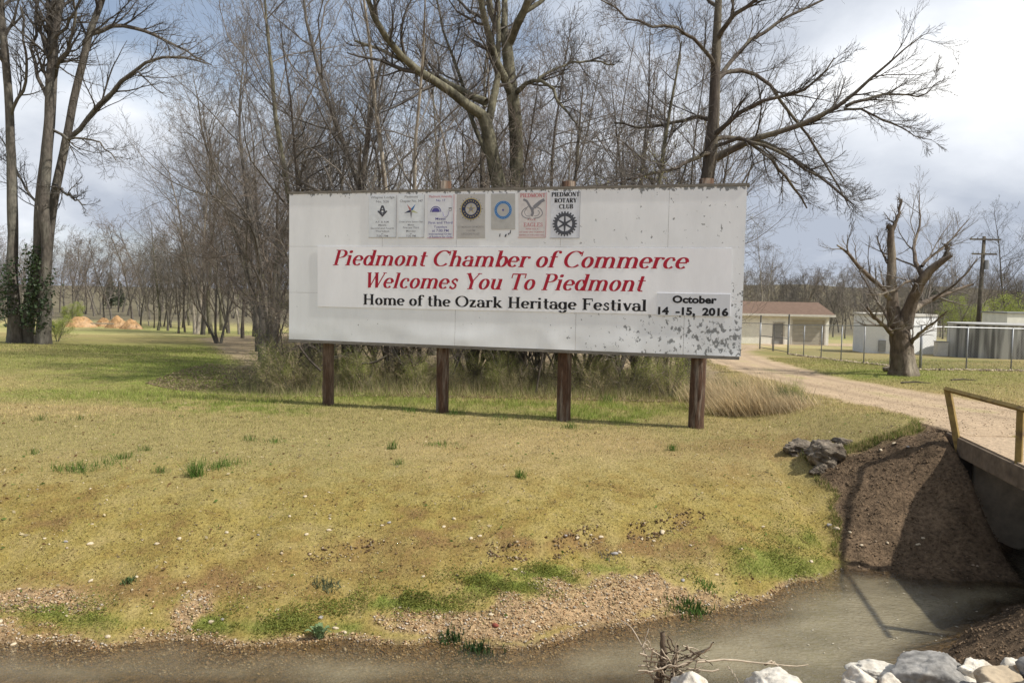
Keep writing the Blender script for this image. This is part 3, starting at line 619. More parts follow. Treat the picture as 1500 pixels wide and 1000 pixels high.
MB().tube(tt_, .004, 4).build('emblem', M_purple, o)
o, u0, u1, v0, v1 = notice(670, 711, 284.5, 349, (.47, .46, .44), None, 'grey notice with gold and navy round seal'); W_, H = u1 - u0, v1 - v0; uc = (u0 + u1) / 2
rowsans(o, u0, u1, v0, v1, [('1ST MONDAY OF MONTH', .23, .045, .9), ('7:00 PM', .15, .045, .3), ('LEGION POST', .07, .05, .62)], flat('dim_lettering', (.30, .29, .29)))
c = v0 + .66 * H
disc(MB(), uc, c, H * .225, -.068, r2=H * .135).build('emblem', M_navy, o); disc(MB(), uc, c, H * .245, -.0665, r2=H * .222).build('emblem', M_gold, o)
mb = MB()
for k in range(24):
    a_ = k * 2 * math.pi / 24; r_ = (.285 if k % 3 else .31) * H; pu, pv = uc + math.sin(a_) * .252 * H, c + math.cos(a_) * .252 * H; qu, qv = uc + math.sin(a_) * r_ * .93, c + math.cos(a_) * r_ * .93; nx_, nz_ = math.cos(a_) * .008, -math.sin(a_) * .008
    mb.add([(pu - nx_, -.0672, pv - nz_), (pu + nx_, -.0672, pv + nz_), (qu + nx_ * .4, -.0672, qv + nz_ * .4), (qu - nx_ * .4, -.0672, qv - nz_ * .4)], [(0, 1, 2, 3)])
mb.build('emblem', M_navy, o)
mb = MB(); s5 = [(x, -y) for x, y in P5]; poly(mb, s5, uc, c, H * .125, -.070); mb.build('emblem', M_gold, o); disc(MB(), uc, c, H * .045, -.0715).build('emblem', M_greytx, o)
mb = MB()
for k in range(20):
    if 5 <= k % 10 <= 5: continue
    a_ = k * 2 * math.pi / 20; disc(mb, uc + math.sin(a_) * .18 * H, c + math.cos(a_) * .18 * H, H * .015, -.0705, n=6)
mb.build('emblem', M_gold, o)
o, u0, u1, v0, v1 = notice(720, 755, 284, 336, (.46, .46, .44), None, 'grey notice with blue ring emblem'); W_, H = u1 - u0, v1 - v0; uc = (u0 + u1) / 2; c = v0 + .54 * H
disc(MB(), uc, c, H * .25, -.068, r2=H * .185, n=36).build('emblem', M_blue, o); disc(MB(), uc, c, H * .03, -.068).build('emblem', M_purple, o)
mb = MB(); disc(mb, uc, c, H * .26, -.0675, r2=H * .252, n=36); disc(mb, uc, c, H * .180, -.0675, r2=H * .174, n=36)
for k in range(30): a_ = k * 2 * math.pi / 30; disc(mb, uc + math.sin(a_) * .218 * H, c + math.cos(a_) * .218 * H, H * .011, -.0695, n=5)
mb.build('emblem', flat('pale_blue', (.35, .5, .7)), o)
o, u0, u1, v0, v1 = notice(760, 800, 282, 348, (.66, .63, .62), M_pinktx, 'pinkish notice with an outlined eagle'); W_, H = u1 - u0, v1 - v0; uc = (u0 + u1) / 2
lettering('PIEDMONT', u0 + W_ * .06, u0 + W_ * .95, v0 + H * .885, v0 + H * .885, H * .085, M_pinktx, o, depth=-.067, T=.2, t=.08)
lettering('EAGLES', u0 + W_ * .2, u0 + W_ * .88, v0 + H * .24, v0 + H * .24, H * .085, M_pinktx, o, depth=-.067, T=.14, t=.06)
rowsans(o, u0, u1, v0, v1, [('AERIE NO. 4', .175, .03, .45), ('1ST AND 3RD TUESDAY', .105, .03, .88), ('MEETING AT THE LODGE HALL', .04, .025, .9), ('F.O.E.', .375, .035, .3)], M_pinktx)
c = v0 + .56 * H; mb = MB()
def ribbon(mb, pts, w, d):
    p = Pen(); p.curve(pts, w); P_ = p.st[0]; n = len(P_) // 2; mb.add([(a_, d, b_) for a_, b_ in P_], [(i, i + 1, 2 * n - 2 - i, 2 * n - 1 - i) for i in range(n - 1)])
def E(x, y): return (uc + x * W_, v0 + y * H)
ribbon(mb, [E(-.32, .84), E(-.2, .8), E(-.1, .7), E(.0, .6), E(.03, .52)], .05, -.068); ribbon(mb, [E(.42, .83), E(.3, .79), E(.15, .72), E(.05, .66)], .07, -.0684)
ribbon(mb, [E(.03, .66), E(.0, .6), E(.02, .54), E(-.02, .47)], .06, -.0688); ribbon(mb, [E(.3, .76), E(.16, .68), E(.08, .64)], .03, -.0692)
ribbon(mb, [E(-.14, .68), E(-.33, .6), E(-.36, .5), E(-.22, .43), E(-.05, .42)], .018, -.0682); ribbon(mb, [E(.12, .68), E(.3, .62), E(.36, .52), E(.24, .44), E(.05, .42)], .018, -.0686)
ribbon(mb, [E(-.2, .64), E(-.27, .56), E(-.2, .48), E(-.08, .47)], .012, -.0682); ribbon(mb, [E(.2, .6), E(.26, .54), E(.18, .48), E(.06, .47)], .012, -.0686)
mb.build('emblem', M_greytx, o)
o, u0, u1, v0, v1 = notice(807, 849, 281.5, 349, (.68, .71, .76), M_greytx, 'pale notice with dark cogwheel emblem'); W_, H = u1 - u0, v1 - v0; uc = (u0 + u1) / 2
for txt, fy, a_, b_ in (('PIEDMONT', .895, .03, .97), ('ROTARY', .765, .13, .88), ('CLUB', .635, .3, .76)): lettering(txt, u0 + W_ * a_, u0 + W_ * b_, v0 + H * fy, v0 + H * fy, H * .095, M_black, o, depth=-.067, T=.26, t=.08)
c = v0 + .31 * H; R_ = .265 * H; mb = MB(); disc(mb, uc, c, R_ * .88, -.068, r2=R_ * .62, n=36); disc(mb, uc, c, R_ * .16, -.0686, n=12)
for k in range(24):
    a_ = k * 2 * math.pi / 24; ca, sa = math.cos(a_), math.sin(a_); w0 = R_ * .075
    mb.add([(uc + ca * r_ - sa * s__ * w0, -.0683, c + sa * r_ + ca * s__ * w0) for r_, s__ in ((R_ * .85, -1), (R_ * .85, 1), (R_ * 1.02, .8), (R_ * 1.02, -.8))], [(0, 1, 2, 3)])
for k in range(6):
    a_ = k * math.pi / 3 + math.pi / 6; ca, sa = math.cos(a_), math.sin(a_); w0 = R_ * .09
    mb.add([(uc + ca * r_ - sa * s__ * w0, -.0683 - .0003, c + sa * r_ + ca * s__ * w0) for r_, s__ in ((R_ * .1, -1), (R_ * .1, 1), (R_ * .66, .6), (R_ * .66, -.6))], [(0, 1, 2, 3)])
mb.build('emblem', M_graph, o)
# bare spots under the ring notice
mb = MB()
for (x, y, w_, h_) in ((732.5, 344.5, 2, 5), (741, 345, 3.5, 4.5), (745.5, 342.5, 3, 3), (748, 339.5, 2, 6)):
    a_ = B2(x, y); mb.add([(a_[0] - w_ / 130, -.061, a_[1] - h_ / 150), (a_[0] + w_ / 300, -.061, a_[1] - h_ / 130), (a_[0] + w_ / 120, -.061, a_[1] + h_ / 130), (a_[0] - w_ / 400, -.061, a_[1] + h_ / 200)], [(0, 1, 2, 3)])
mb.build('paint_flake', M_graph, board)
for o_ in list(board.children):
    if o_.name.split('.')[0] in ('banner', 'date_plate', 'club_notice', 'paint_flake'): o_.location.y = .036
# ------------------------------------------------------------------ trees
M_bark = material('bark', (.115, .10, .085), var=.55, scale=9, stretch=(1, 1, .3), bump=.9, bdist=.05, patch=((.155, .145, .12), 1.6, .45, .65))
M_bark_dark = material('dark_bark', (.085, .07, .058), var=.5, scale=9, stretch=(1, 1, .3), bump=.9, bdist=.05, patch=((.14, .125, .09), 1.6, .45, .65))
M_bark_moss = material('mossy_bark', (.155, .145, .10), var=.6, scale=7, stretch=(1, 1, .5), bump=.9, bdist=.05, patch=((.065, .06, .042), 2.2, .48, .62))
M_bark_pale = material('pale_bark', (.36, .32, .26), var=.5, scale=5, stretch=(1, 1, .5), bump=.5, bdist=.03, patch=((.15, .12, .09), 2.0, .5, .65))
M_twig = material('twigs', (.175, .155, .135), var=.5, scale=1.2, bump=0, detail=2)
M_twig_dark = material('dark_twigs', (.09, .08, .07), var=.4, scale=1.2, bump=0, detail=2)
M_bark_broken = material('broken_tree_bark', (.125, .098, .075), var=.6, scale=8, stretch=(1, 1, .35), bump=1, bdist=.06, patch=((.25, .215, .165), 1.3, .5, .64))
M_twig_red = material('reddish_twigs', (.165, .135, .11), var=.5, scale=1.2, bump=0, detail=2)
M_twig_tan = material('tan_stems', (.50, .40, .27), var=.5, scale=1.5, bump=0, detail=2)
M_leaf = material('spring_leaves', (.33, .38, .10), var=.5, scale=1.5, bump=0, detail=3, translucent=.45)
M_leaf_olive = material('olive_leaves', (.36, .35, .15), var=.6, scale=1.5, bump=0, detail=3, translucent=.45)
M_ivy = material('ivy_leaves', (.035, .055, .022), var=.5, scale=2, bump=0, detail=3, rough=.5, translucent=.15)
def unit(v): return v / (np.linalg.norm(v, axis=-1, keepdims=True) + 1e-9)
def grow(P0, D0, Ln, Ra, K, wob, trop, g, taper=.25):
    N = len(P0); P = np.zeros((N, K, 3)); P[:, 0] = P0; D = unit(D0); st = (Ln / (K - 1))[:, None]
    for k in range(1, K):
        D = unit(D + g.normal(size=(N, 3)) * wob + np.array([0, 0, 1.]) * trop); P[:, k] = P[:, k - 1] + D * st
    R = Ra[:, None] * (1 - (1 - taper) * np.linspace(0, 1, K)[None])
    return P, R
def sprout(P, R, Ls, n, t0, t1, ang, lf, g, rf=.6, angv=.25, upbias=0.):
    N, K, _ = P.shape; t = (t0 + (t1 - t0) * (np.arange(n)[None] + g.random((N, n))) / n).reshape(-1); pi = np.repeat(np.arange(N), n)
    x = t * (K - 1); i = np.clip(x.astype(int), 0, K - 2); f = (x - i)[:, None]
    pos = P[pi, i] * (1 - f) + P[pi, i + 1] * f; tan = unit(P[pi, i + 1] - P[pi, i]); r = R[pi, i] * (1 - f[:, 0]) + R[pi, i + 1] * f[:, 0]
    rnd = g.normal(size=pos.shape); rnd[:, 2] += upbias; perp = unit(rnd - (rnd * tan).sum(-1, keepdims=True) * tan)
    a = ang + g.normal(size=len(t)) * angv; D = np.cos(a)[:, None] * tan + np.sin(a)[:, None] * perp
    Ln = lf * Ls[pi] * (1.05 - .6 * t) * (.6 + .8 * g.random(len(t)))
    return pos, D, Ln, r * rf * (.6 + .5 * g.random(len(t)))
def crown(P, R, Ls, levels, g, rmin=.005):
    """levels: list of (n, t0, ang, lenfactor, K, wobble, tropism, sides)"""
    parts = []; leafp = []
    for li, (n, t0, ang_, lf, K, wob, trop, sides) in enumerate(levels):
        pos, D, Ln, r = sprout(P, R, Ls, n, t0, 1.0, ang_, lf, g, upbias=.3); r = np.maximum(r, rmin)
        P, R = grow(pos, D, Ln, r, K, wob, trop, g); R = np.maximum(R, rmin * .6); Ls = Ln
        parts.append(tubes(P, R, sides)); leafp.append(P)
    return parts, leafp
def leaves(P, n, size, g, spread=.12):
    pts = P.reshape(-1, 3); c = pts[g.integers(0, len(pts), n)] + g.normal(size=(n, 3)) * spread
    a = unit(g.normal(size=(n, 3))) ; b = unit(np.cross(a, g.normal(size=(n, 3)))); s = size * (.6 + .8 * g.random((n, 1)))
    V = np.stack([c - b * s * .4, c + a * s, c + b * s * .4], 1).reshape(-1, 3); return V, np.arange(n * 3).reshape(-1, 3)
def mesh_parts(name, parts, smooth=True): V, Fq = merge(parts); return mesh_np(name, V, Fq, smooth)
def flare(P, R):  # root flare at the foot of a trunk
    R = R.copy(); R[:, 0] *= 1.35; return R
def make_tree(seed, H, r, stems=1, lean=.08, limbs=16, lev=None, t0=.18, spread=.0, limb_len=.46, wob=.07, trop=.05, ang=.75, trunk_mat=None, twig_mat=None, rmin=.006, leaf=None, K=11):
    g = np.random.default_rng(seed)
    a = g.random(stems) * 6.28; D0 = np.stack([np.cos(a) * (lean + spread), np.sin(a) * (lean + spread), np.ones(stems)], 1)
    P0 = np.stack([np.cos(a) * r * .8 * (stems > 1), np.sin(a) * r * .8 * (stems > 1), np.full(stems, -.25)], 1)
    Ls = H * (.75 + .3 * g.random(stems)) if stems > 1 else np.array([H * 1.03])
    P, R = grow(P0, D0, Ls, r * (.6 + .4 * g.random(stems)) if stems > 1 else np.array([r]), K, wob * .95, .05, g, taper=.12); R = flare(P, R)
    pos, D, Ln, rr = sprout(P, R, Ls, limbs, t0, .98, ang, limb_len, g, rf=.55); P1, R1 = grow(pos, D, Ln, rr, 8, .16, trop, g, taper=.2)
    tm = mesh_parts('trunk', [tubes(P, R, 9)]); lm = [tubes(P1, R1, 5)]
    lev = lev or [(7, .15, .7, .5, 6, .2, .06, 3), (6, .15, .7, .5, 5, .2, .04, 3), (4, .2, .6, .55, 4, .2, .03, 3)]
    cp, lp = crown(P1, R1, Ln, lev, g, rmin); tops, lt = crown(P[:, -4:], R[:, -4:], Ls * .35, lev[:-1], g, rmin)
    cm = mesh_parts('crown', lm + cp + tops)
    d = dict(trunk=tm, crown=cm, trunk_mat=trunk_mat or M_bark, crown_mat=twig_mat or M_twig)
    tm.materials.append(d['trunk_mat']); cm.materials.append(d['crown_mat'])
    if leaf: V, Fq = leaves(lp[-1], leaf[0], leaf[1], g, leaf[3] if len(leaf) > 3 else .1); fm_ = mesh_np('foliage', V, Fq); fm_.materials.append(leaf[2]); d['foliage'] = fm_
    return d
def put_tree(proto, x, y, s, rz, name, label, cat, group, sz=None, z=None, tilt=0):
    e = empty(name, (x, y, gz(x, y) if z is None else z), rz); e.scale = (s, s, sz or s); e.rotation_euler = (tilt, tilt * .6, rz); tag(e, label, cat, group)
    for k in ('trunk', 'crown', 'foliage'):
        if k in proto: link(k, proto[k], None, e)
    return e
# ---- hero trees: main stems follow their real course, finer growth is generated
def smooth_poly(pts, K):
    P = np.array(pts, float); d = np.r_[0, np.cumsum(np.linalg.norm(np.diff(P[:, :3], axis=0), axis=1))]; t = np.linspace(0, d[-1], K)
    Q = np.stack([np.interp(t, d, P[:, k]) for k in range(P.shape[1])], 1)
    for _ in range(2): Q[1:-1] = (Q[:-2] + 2 * Q[1:-1] + Q[2:]) / 4
    return Q
def hero(name, label, cat, Y, base_px, trunks, limbs, lev, tmat, cmat, seed, rmin=.006, topstems=False, kink=.03, flare_k=.2, thin=1.0):
    """trunks/limbs: list of [(px,py,width_px,dY)...]"""
    g = np.random.default_rng(seed); b = at_y(*base_px, Y); bz = gz(b.x, Y); e = empty(name, (b.x, Y, bz)); tag(e, label, cat)
    def conv(pl):
        o = []
        for px, py, w, dy in pl: p = at_y(px, py, Y + dy); o.append((p.x - b.x, p.y - Y, p.z - bz, thin * w / 2 * (Y + dy) / F_PX))
        return smooth_poly(o, 12)
    for pl in trunks:
        Q = conv(pl); Q[1:-1, :3] += g.normal(size=(10, 3)) * kink; Q = smooth_poly(Q, 36); 
        if Q[0, 2] < 1.0: Q[0, 2] = -.3; Q[:, 3] *= 1 + flare_k * np.exp(-np.clip(Q[:, 2], 0, 9) / .45)
        Vt, Ft = tubes(Q[None, :, :3], Q[None, :, 3], 18); rr_ = np.repeat(Q[:, 3], 18); cc_ = np.repeat(Q[:, :3], 18, 0); an_ = np.tile(np.arange(18), 36); Vt = cc_ + (Vt - cc_) * (1 + .28 * (fnoise(np.minimum(an_, 18 - an_) * 1.1, cc_[:, 2] * 1.3 + seed, 2.2, 170 + seed % 20, 3) - .5) + .22 * np.exp(-np.clip(cc_[:, 2], 0, 9) / .5) * np.sin(an_ * 1.75 + seed))[:, None]; me = mesh_np('trunk', Vt, Ft, True); link('trunk', me, tmat, e)
    A = [conv(pl) for pl in limbs]
    for Q in A: Q[1:-1, :3] += g.normal(size=(10, 3)) * kink
    if A:
        for Q in A: link('limb', mesh_parts('limb', [tubes(Q[None, :, :3], Q[None, :, 3], 9)]), tmat, e)
    if topstems: A = A + [smooth_poly(conv(pl)[7:], 12) for pl in trunks]
    P = np.stack([Q[:, :3] for Q in A]); R = np.stack([Q[:, 3] for Q in A]); Ls = np.linalg.norm(np.diff(P, axis=1), axis=2).sum(1)
    parts, lp = crown(P, R, Ls, lev, g, rmin); 
    m_ = mesh_parts('crown', parts); link('crown', m_, cmat, e)
    return e, lp
UP_ = [(12, .12, .75, .34, 7, .2, .05, 4), (8, .12, .7, .5, 6, .2, .05, 3), (6, .1, .7, .5, 5, .22, .03, 3), (4, .15, .65, .55, 4, .2, .02, 3)]
hero('mossy_tree', 'large mossy forked tree with thick crossing limbs rising behind the sign centre', 'tree', 26.5, (738, 545),
  [[(722,560,30,0),(735,400,28,0),(737,277,27,0),(722,240,24,-.2),(715,210,21,-.3),(708,168,19,-.4)],
   [(750,560,28,.4),(757,400,26,.4),(756,277,25,.4),(757,200,22,.3),(750,140,19,.2),(745,85,17,.2),(742,62,17,.2)]],
  [[(708,170,18,-.4),(690,155,15,-.6),(650,128,15,-1.2),(600,95,13,-2),(560,62,11,-2.6),(546,25,9,-3),(530,-25,7,-3.3),(520,-120,4,-3.5)],
   [(712,150,14,-.4),(690,140,11,-.2),(660,122,9,.4),(620,105,8,1),(575,80,6,1.6),(520,60,4,2.2)],
   [(714,185,15,-.3),(722,150,13,-.3),(729,115,11,-.2),(733,60,8,0),(728,0,6,.2),(720,-90,4,.3)],
   [(750,140,16,.2),(738,110,13,0),(722,85,12,-.3),(712,50,11,-.6),(703,0,10,-1),(690,-90,7,-1.5),(670,-220,3,-2)],
   [(742,64,15,.2),(728,45,13,.5),(716,15,11,.8),(708,-40,9,1.2),(712,-140,6,1.6),(720,-260,3,2)],
   [(742,64,14,.2),(742,35,11,.4),(738,0,9,.8),(745,-80,7,1.4),(760,-200,3,2)],
   [(746,62,16,.2),(760,40,14,-.2),(772,10,12,-.6),(786,-30,10,-1.2),(805,-120,7,-2),(830,-260,3,-3)],
   [(768,18,9,-.5),(790,3,7,-.4),(820,-20,6,0),(880,-60,3,.6)],
   [(752,140,10,.2),(765,122,8,-.1),(785,115,6,-.5),(800,120,5,-.9),(815,140,4.5,-1.2),(832,170,4,-1.6),(845,182,3,-2)],
   [(788,116,5,-.5),(815,100,4,-.2),(850,88,3.5,.2),(900,95,2.5,.8)],
   [(722,240,8,-.2),(690,190,7,.5),(680,120,6,1),(650,60,4,1.5),(640,0,3,2)]],
  [(11, .2, .75, .38, 8, .14, .04, 4), (8, .12, .7, .6, 6, .14, .04, 3), (6, .1, .65, .6, 5, .14, .03, 3)], M_bark_moss, M_twig_dark, 21, thin=.88)
hero('spreading_tree', 'tall dark bare tree with long drooping boughs sweeping out beyond right end of the sign', 'tree', 24, (1000, 556),
  [[(1000,558,24,0),(1012,470,22,0),(1026,350,21,0),(1038,270,20,0),(1041,216,17,0),(1047,173,15.5,0),(1048,108,14,0),(1050,54,12,0),(1056,0,10.5,0),(1060,-100,7,0),(1064,-260,3,0)]],
  [[(1048,232,12,0),(1070,219,10,-.2),(1092,209,9,-.4),(1144,190,8,-.7),(1198,179,7,-1),(1234,161,6.5,-1.2),(1246,136,5,-1.3),(1284,108,4,-1.5),(1324,83,2.5,-1.6),(1352,52,1.2,-1.6)],
   [(1240,155,5,-1.2),(1275,143,4,-1),(1310,137,3,-.8),(1345,142,2.2,-.6),(1378,118,1.2,-.4)],
   [(1236,160,4,-1.2),(1265,160,3.4,-1.5),(1300,178,2.6,-1.8),(1335,198,1.6,-2),(1365,205,1,-2.1)],
   [(1047,120,7,0),(1060,100,6.5,.4),(1080,94,6,.7),(1105,99,5.5,1),(1133,122,5,1.2),(1146,148,4.6,1.4),(1166,182,4,1.6),(1194,216,3.4,1.8),(1225,262,2.4,2),(1245,305,1.4,2)],
   [(1044,200,8,0),(1060,185,7,-.6),(1086,158,6,-1),(1122,142,5,-1.4),(1180,136,4,-1.8),(1210,110,3,-2),(1222,85,1.8,-2)],
   [(1047,125,7,0),(1060,100,6,.6),(1084,70,5.5,1),(1126,42,5,1.4),(1160,20,4,1.8),(1200,0,3,2),(1260,-20,1.6,2)],
   [(1050,60,8,0),(1062,35,7,-.4),(1080,15,6,-.8),(1110,0,5,-1.2),(1150,-30,4,-1.5),(1200,-60,2.4,-2)],
   [(1045,205,7,0),(1075,198,6,.5),(1115,214,5.4,.8),(1144,250,4.6,1),(1165,280,3.8,1.2),(1182,305,2.2,1.4)],
   [(1044,215,6,0),(1080,200,5.5,-.6),(1120,212,5,-1),(1170,240,4,-1.2),(1215,270,3,-1.4),(1250,300,1.6,-1.6)],
   [(1046,178,7,0),(1030,168,6,.5),(1000,176,5,1),(950,190,4,1.6),(900,180,2.4,2)],
   [(1048,100,6,0),(1020,55,5,-.8),(990,40,4.4,-1.4),(930,38,3.4,-2),(880,0,2,-2.5)],
   [(1042,225,7,0),(1020,230,6,-.6),(985,250,5,-1.4),(940,258,3.6,-2),(900,270,2,-2.4)],
   [(1054,20,6,0),(1030,-10,5,.6),(990,-40,4,1.2),(940,-60,2,2)],
   [(1100,206,5,-.4),(1150,222,4.4,-.8),(1190,250,3.4,-1.2),(1225,275,2.4,-1.5),(1250,300,1.4,-1.6)]],
  [(12, .15, .6, .34, 8, .11, -.01, 3), (8, .1, .55, .62, 6, .12, .0, 3), (6, .1, .5, .62, 5, .12, .02, 3)], M_bark_dark, M_twig_dark, 22, rmin=.005)
hero('multi_stemmed_tree', 'tall grey tree with several leaning stems and ivy at its foot, nearest the left edge', 'tree', 44, (50, 505),
  [[(22,506,22,0),(20,400,19,0),(15,300,16,0),(18,180,14,0),(9,90,12,0),(4,20,11,0),(-6,-80,9,0)],
   [(38,506,24,.5),(52,400,22,.5),(64,280,19,.5),(74,150,17,.6),(80,60,15,.6),(82,0,13,.6),(88,-100,10,.6)],
   [(64,506,24,-.4),(66,420,20,-.4),(68,320,17,-.4),(68,240,15,-.4),(72,150,14,-.4),(78,60,12,-.3),(96,-60,9,-.2)],
   [(60,440,16,.2),(74,340,15,.2),(86,250,14,.2),(103,170,13,.2),(120,90,12,.2),(140,30,11,.2),(156,-20,10,.2),(175,-100,7,.2)]],
  [[(98,205,9,.2),(120,180,8,0),(150,150,7,-.4),(178,115,6.5,-.8),(210,90,5.5,-1),(262,80,4.4,-1.2),(310,95,2,-1.4)],
   [(133,50,9,.2),(155,40,7,.5),(190,36,6.5,1),(230,50,5.5,1.4),(262,72,4,1.8),(300,90,2,2)],
   [(72,150,7,0),(50,110,6,.6),(48,60,5,1),(60,0,4,1.5),(70,-80,2,2)],
   [(74,120,7,.4),(95,80,6,-.6),(110,40,5,-1.2),(108,-30,3,-2)],
   [(16,170,6,0),(35,130,5,-.8),(40,80,4,-1.4),(30,10,3,-2)],
   [(82,20,6,.6),(62,-10,5,1),(40,-60,3,2)],
   [(78,60,6,-.3),(100,30,5,-1),(125,-10,4,-1.6),(150,-80,2,-2)],
   [(76,190,5,0),(110,205,4,-.8),(138,200,3,-1.2),(170,235,2,-1.6)],
   [(80,270,5,0),(100,285,4,-.6),(125,300,2,-1)],
   [(66,320,5,0),(40,280,4,.6),(22,240,3,1.2),(0,200,2,1.8)],
   [(10,100,5,0),(-10,60,4,.6),(-40,20,2,1)],
   [(150,0,6,.2),(190,-30,5,0),(250,-60,2,0)]],
  [(12, .08, .75, .42, 8, .13, .04, 4), (8, .1, .65, .62, 6, .13, .04, 3), (5, .1, .65, .62, 5, .13, .03, 3)], M_bark, M_twig_dark, 23, rmin=.008, kink=.06, topstems=True, thin=.84)
ivy_root = [o for o in COL.objects if o.name == 'multi_stemmed_tree'][0]
g = np.random.default_rng(5)
for (ix, iy0, iy1, n_, wpx) in ((4, 390, 465, 420, 9), (42, 370, 475, 800, 9), (60, 410, 480, 350, 8)):
    a_ = at_y(ix, iy1, 43.3) - ivy_root.location; b_ = at_y(ix + 8, iy0, 43.3) - ivy_root.location
    P_ = np.linspace(np.array(a_), np.array(b_), 14)[None]; V, Fq = leaves(P_, n_, .16, g, .26); link('ivy', mesh_np('ivy', V, Fq), M_ivy, ivy_root)
hero('pollarded_tree', 'squat broken tree with a snapped pale top and stubby limbs on right grass', 'tree', 29.3, (1321, 547),
  [[(1321,549,34,0),(1321,520,30,0),(1319,500,28,0),(1317,478,27,0),(1316,465,22,0)],
   [(1312,478,22,0),(1306,440,15,.1),(1305,400,13,.1),(1307,360,11,.1),(1306,338,10,.1),(1305,330,8,.1)],
   [(1324,478,26,0),(1332,450,16,-.2),(1343,425,15,-.5),(1352,405,14,-.8),(1368,390,11,-1),(1384,378,10,-1.2),(1394,374,5,-1.3)]],
  [[(1306,338,8,.1),(1312,325,5,.1),(1317,308,4,.1),(1320,293,3.5,.1),(1320,292,3,.1)],
   [(1306,336,6,.1),(1301,332,5,.1),(1299,330,4,.1)],
   [(1335,455,12,-.2),(1350,445,9,.4),(1375,434,7,.8),(1400,425,5,1.2),(1426,416,3,1.4)],
   [(1307,440,9,.1),(1292,420,7,-.5),(1268,402,6,-1),(1250,380,5,-1.4),(1240,365,4,-1.6),(1226,359,2,-1.8)],
   [(1352,405,8,-.8),(1340,385,6,-.4),(1336,370,5,0),(1341,350,4,.4),(1349,335,3,.6),(1347,300,1.6,.8),(1346,278,1,1)],
   [(1374,386,7,-1),(1386,374,7,-1),(1388,362,6,-1),(1383,358,4,-1)],
   [(1350,390,5,-.8),(1362,375,4,-.4),(1380,365,3,0),(1400,345,2,.4),(1420,320,1,.8)],
   [(1308,490,9,0),(1296,478,6,-.6),(1282,465,5,-1),(1270,450,3,-1.4)],
   [(1304,475,7,0),(1298,460,5,.6),(1285,440,4,1),(1268,415,2.4,1.4),(1258,395,1.4,1.6)],
   [(1330,505,7,0),(1342,492,5,-.6),(1356,480,4,-1),(1372,470,3,-1.4),(1388,455,1.6,-1.8)],
   [(1300,385,4,.1),(1290,365,2.4,.6),(1284,345,1.4,1)],
   [(1345,412,6,-.4),(1328,410,4,-.8),(1316,424,3,-1),(1290,432,2,-1.3),(1268,431,1,-1.5)],
   [(1365,440,4,.6),(1385,425,3,.2),(1412,405,3,0),(1428,385,2,0),(1432,378,1,0)]],
  [(9, .1, .7, .48, 7, .15, .10, 3), (7, .12, .6, .55, 5, .15, .07, 3), (4, .2, .6, .5, 4, .16, .05, 3)], M_bark_broken, M_twig, 24, rmin=.004, kink=.015)
M_bark_dark2 = M_bark_dark

# ---- wood behind the sign and round about: a handful of kinds, each copy its own tree
LF = [(8, .12, .7, .5, 6, .2, .07, 3), (6, .1, .7, .52, 5, .2, .05, 3), (4, .15, .65, .55, 4, .2, .03, 3)]
prot = [make_tree(31, 17, .17, limbs=20, lev=LF, lean=.06), make_tree(32, 19, .2, limbs=18, lev=LF, lean=.12, ang=.6, trunk_mat=M_bark_moss),
        make_tree(33, 15, .13, stems=3, limbs=9, lev=LF, spread=.12), make_tree(34, 16, .15, limbs=18, lev=LF, ang=.9, limb_len=.42, trunk_mat=M_bark_dark, twig_mat=M_twig_dark),
        make_tree(35, 14, .11, stems=4, limbs=8, lev=LF, spread=.16, twig_mat=M_twig_red), make_tree(36, 18, .16, stems=2, limbs=11, lev=LF, spread=.06, trunk_mat=M_bark_pale)]
thick = [make_tree(41, 6.2, .06, stems=6, limbs=8, lev=[(7, .1, .7, .6, 6, .3, -.02, 3), (6, .1, .8, .55, 5, .3, -.02, 3)], spread=.45, t0=.2, limb_len=.5, trop=-.02, twig_mat=M_twig_red, rmin=.005),
         make_tree(42, 5.2, .05, stems=7, limbs=8, lev=[(7, .1, .8, .6, 6, .35, -.04, 3), (6, .1, .8, .55, 5, .3, -.02, 3)], spread=.6, t0=.2, limb_len=.5, trop=-.04, twig_mat=M_twig_red, rmin=.005),
         make_tree(43, 7.5, .06, stems=4, limbs=10, lev=[(7, .1, .6, .5, 6, .25, .02, 3), (6, .1, .7, .5, 5, .25, 0, 3)], spread=.25, t0=.15, limb_len=.4, rmin=.005, leaf=(1500, .035, M_leaf_olive))]
brush = [make_tree(51, 1.9, .014, stems=14, limbs=6, lev=[(5, .1, .7, .5, 5, .25, .05, 3)], spread=.5, t0=.15, limb_len=.5, K=6, rmin=.0032, twig_mat=M_twig_tan, leaf=(2600, .03, M_leaf_olive, .08)),
         make_tree(52, 1.5, .014, stems=16, limbs=6, lev=[(5, .1, .7, .5, 5, .3, .0, 3)], spread=.7, t0=.15, limb_len=.5, K=6, rmin=.0032, twig_mat=M_twig_red, leaf=(1700, .03, M_leaf_olive, .08)),
         make_tree(53, 2.3, .016, stems=12, limbs=7, lev=[(5, .1, .7, .5, 5, .25, .05, 3)], spread=.35, t0=.2, limb_len=.45, K=6, rmin=.0032, twig_mat=M_twig_tan, leaf=(3600, .032, M_leaf, .09))]
for b_ in brush: b_['trunk'].name = 'stems'
def bandlabel(px):
    return ('in the clump left of the sign' if px < 420 else 'above the left half of the sign' if px < 640 else 'around the mossy tree above the sign' if px < 860 else 'above the right end of the sign' if px < 1085 else 'right of the sign')
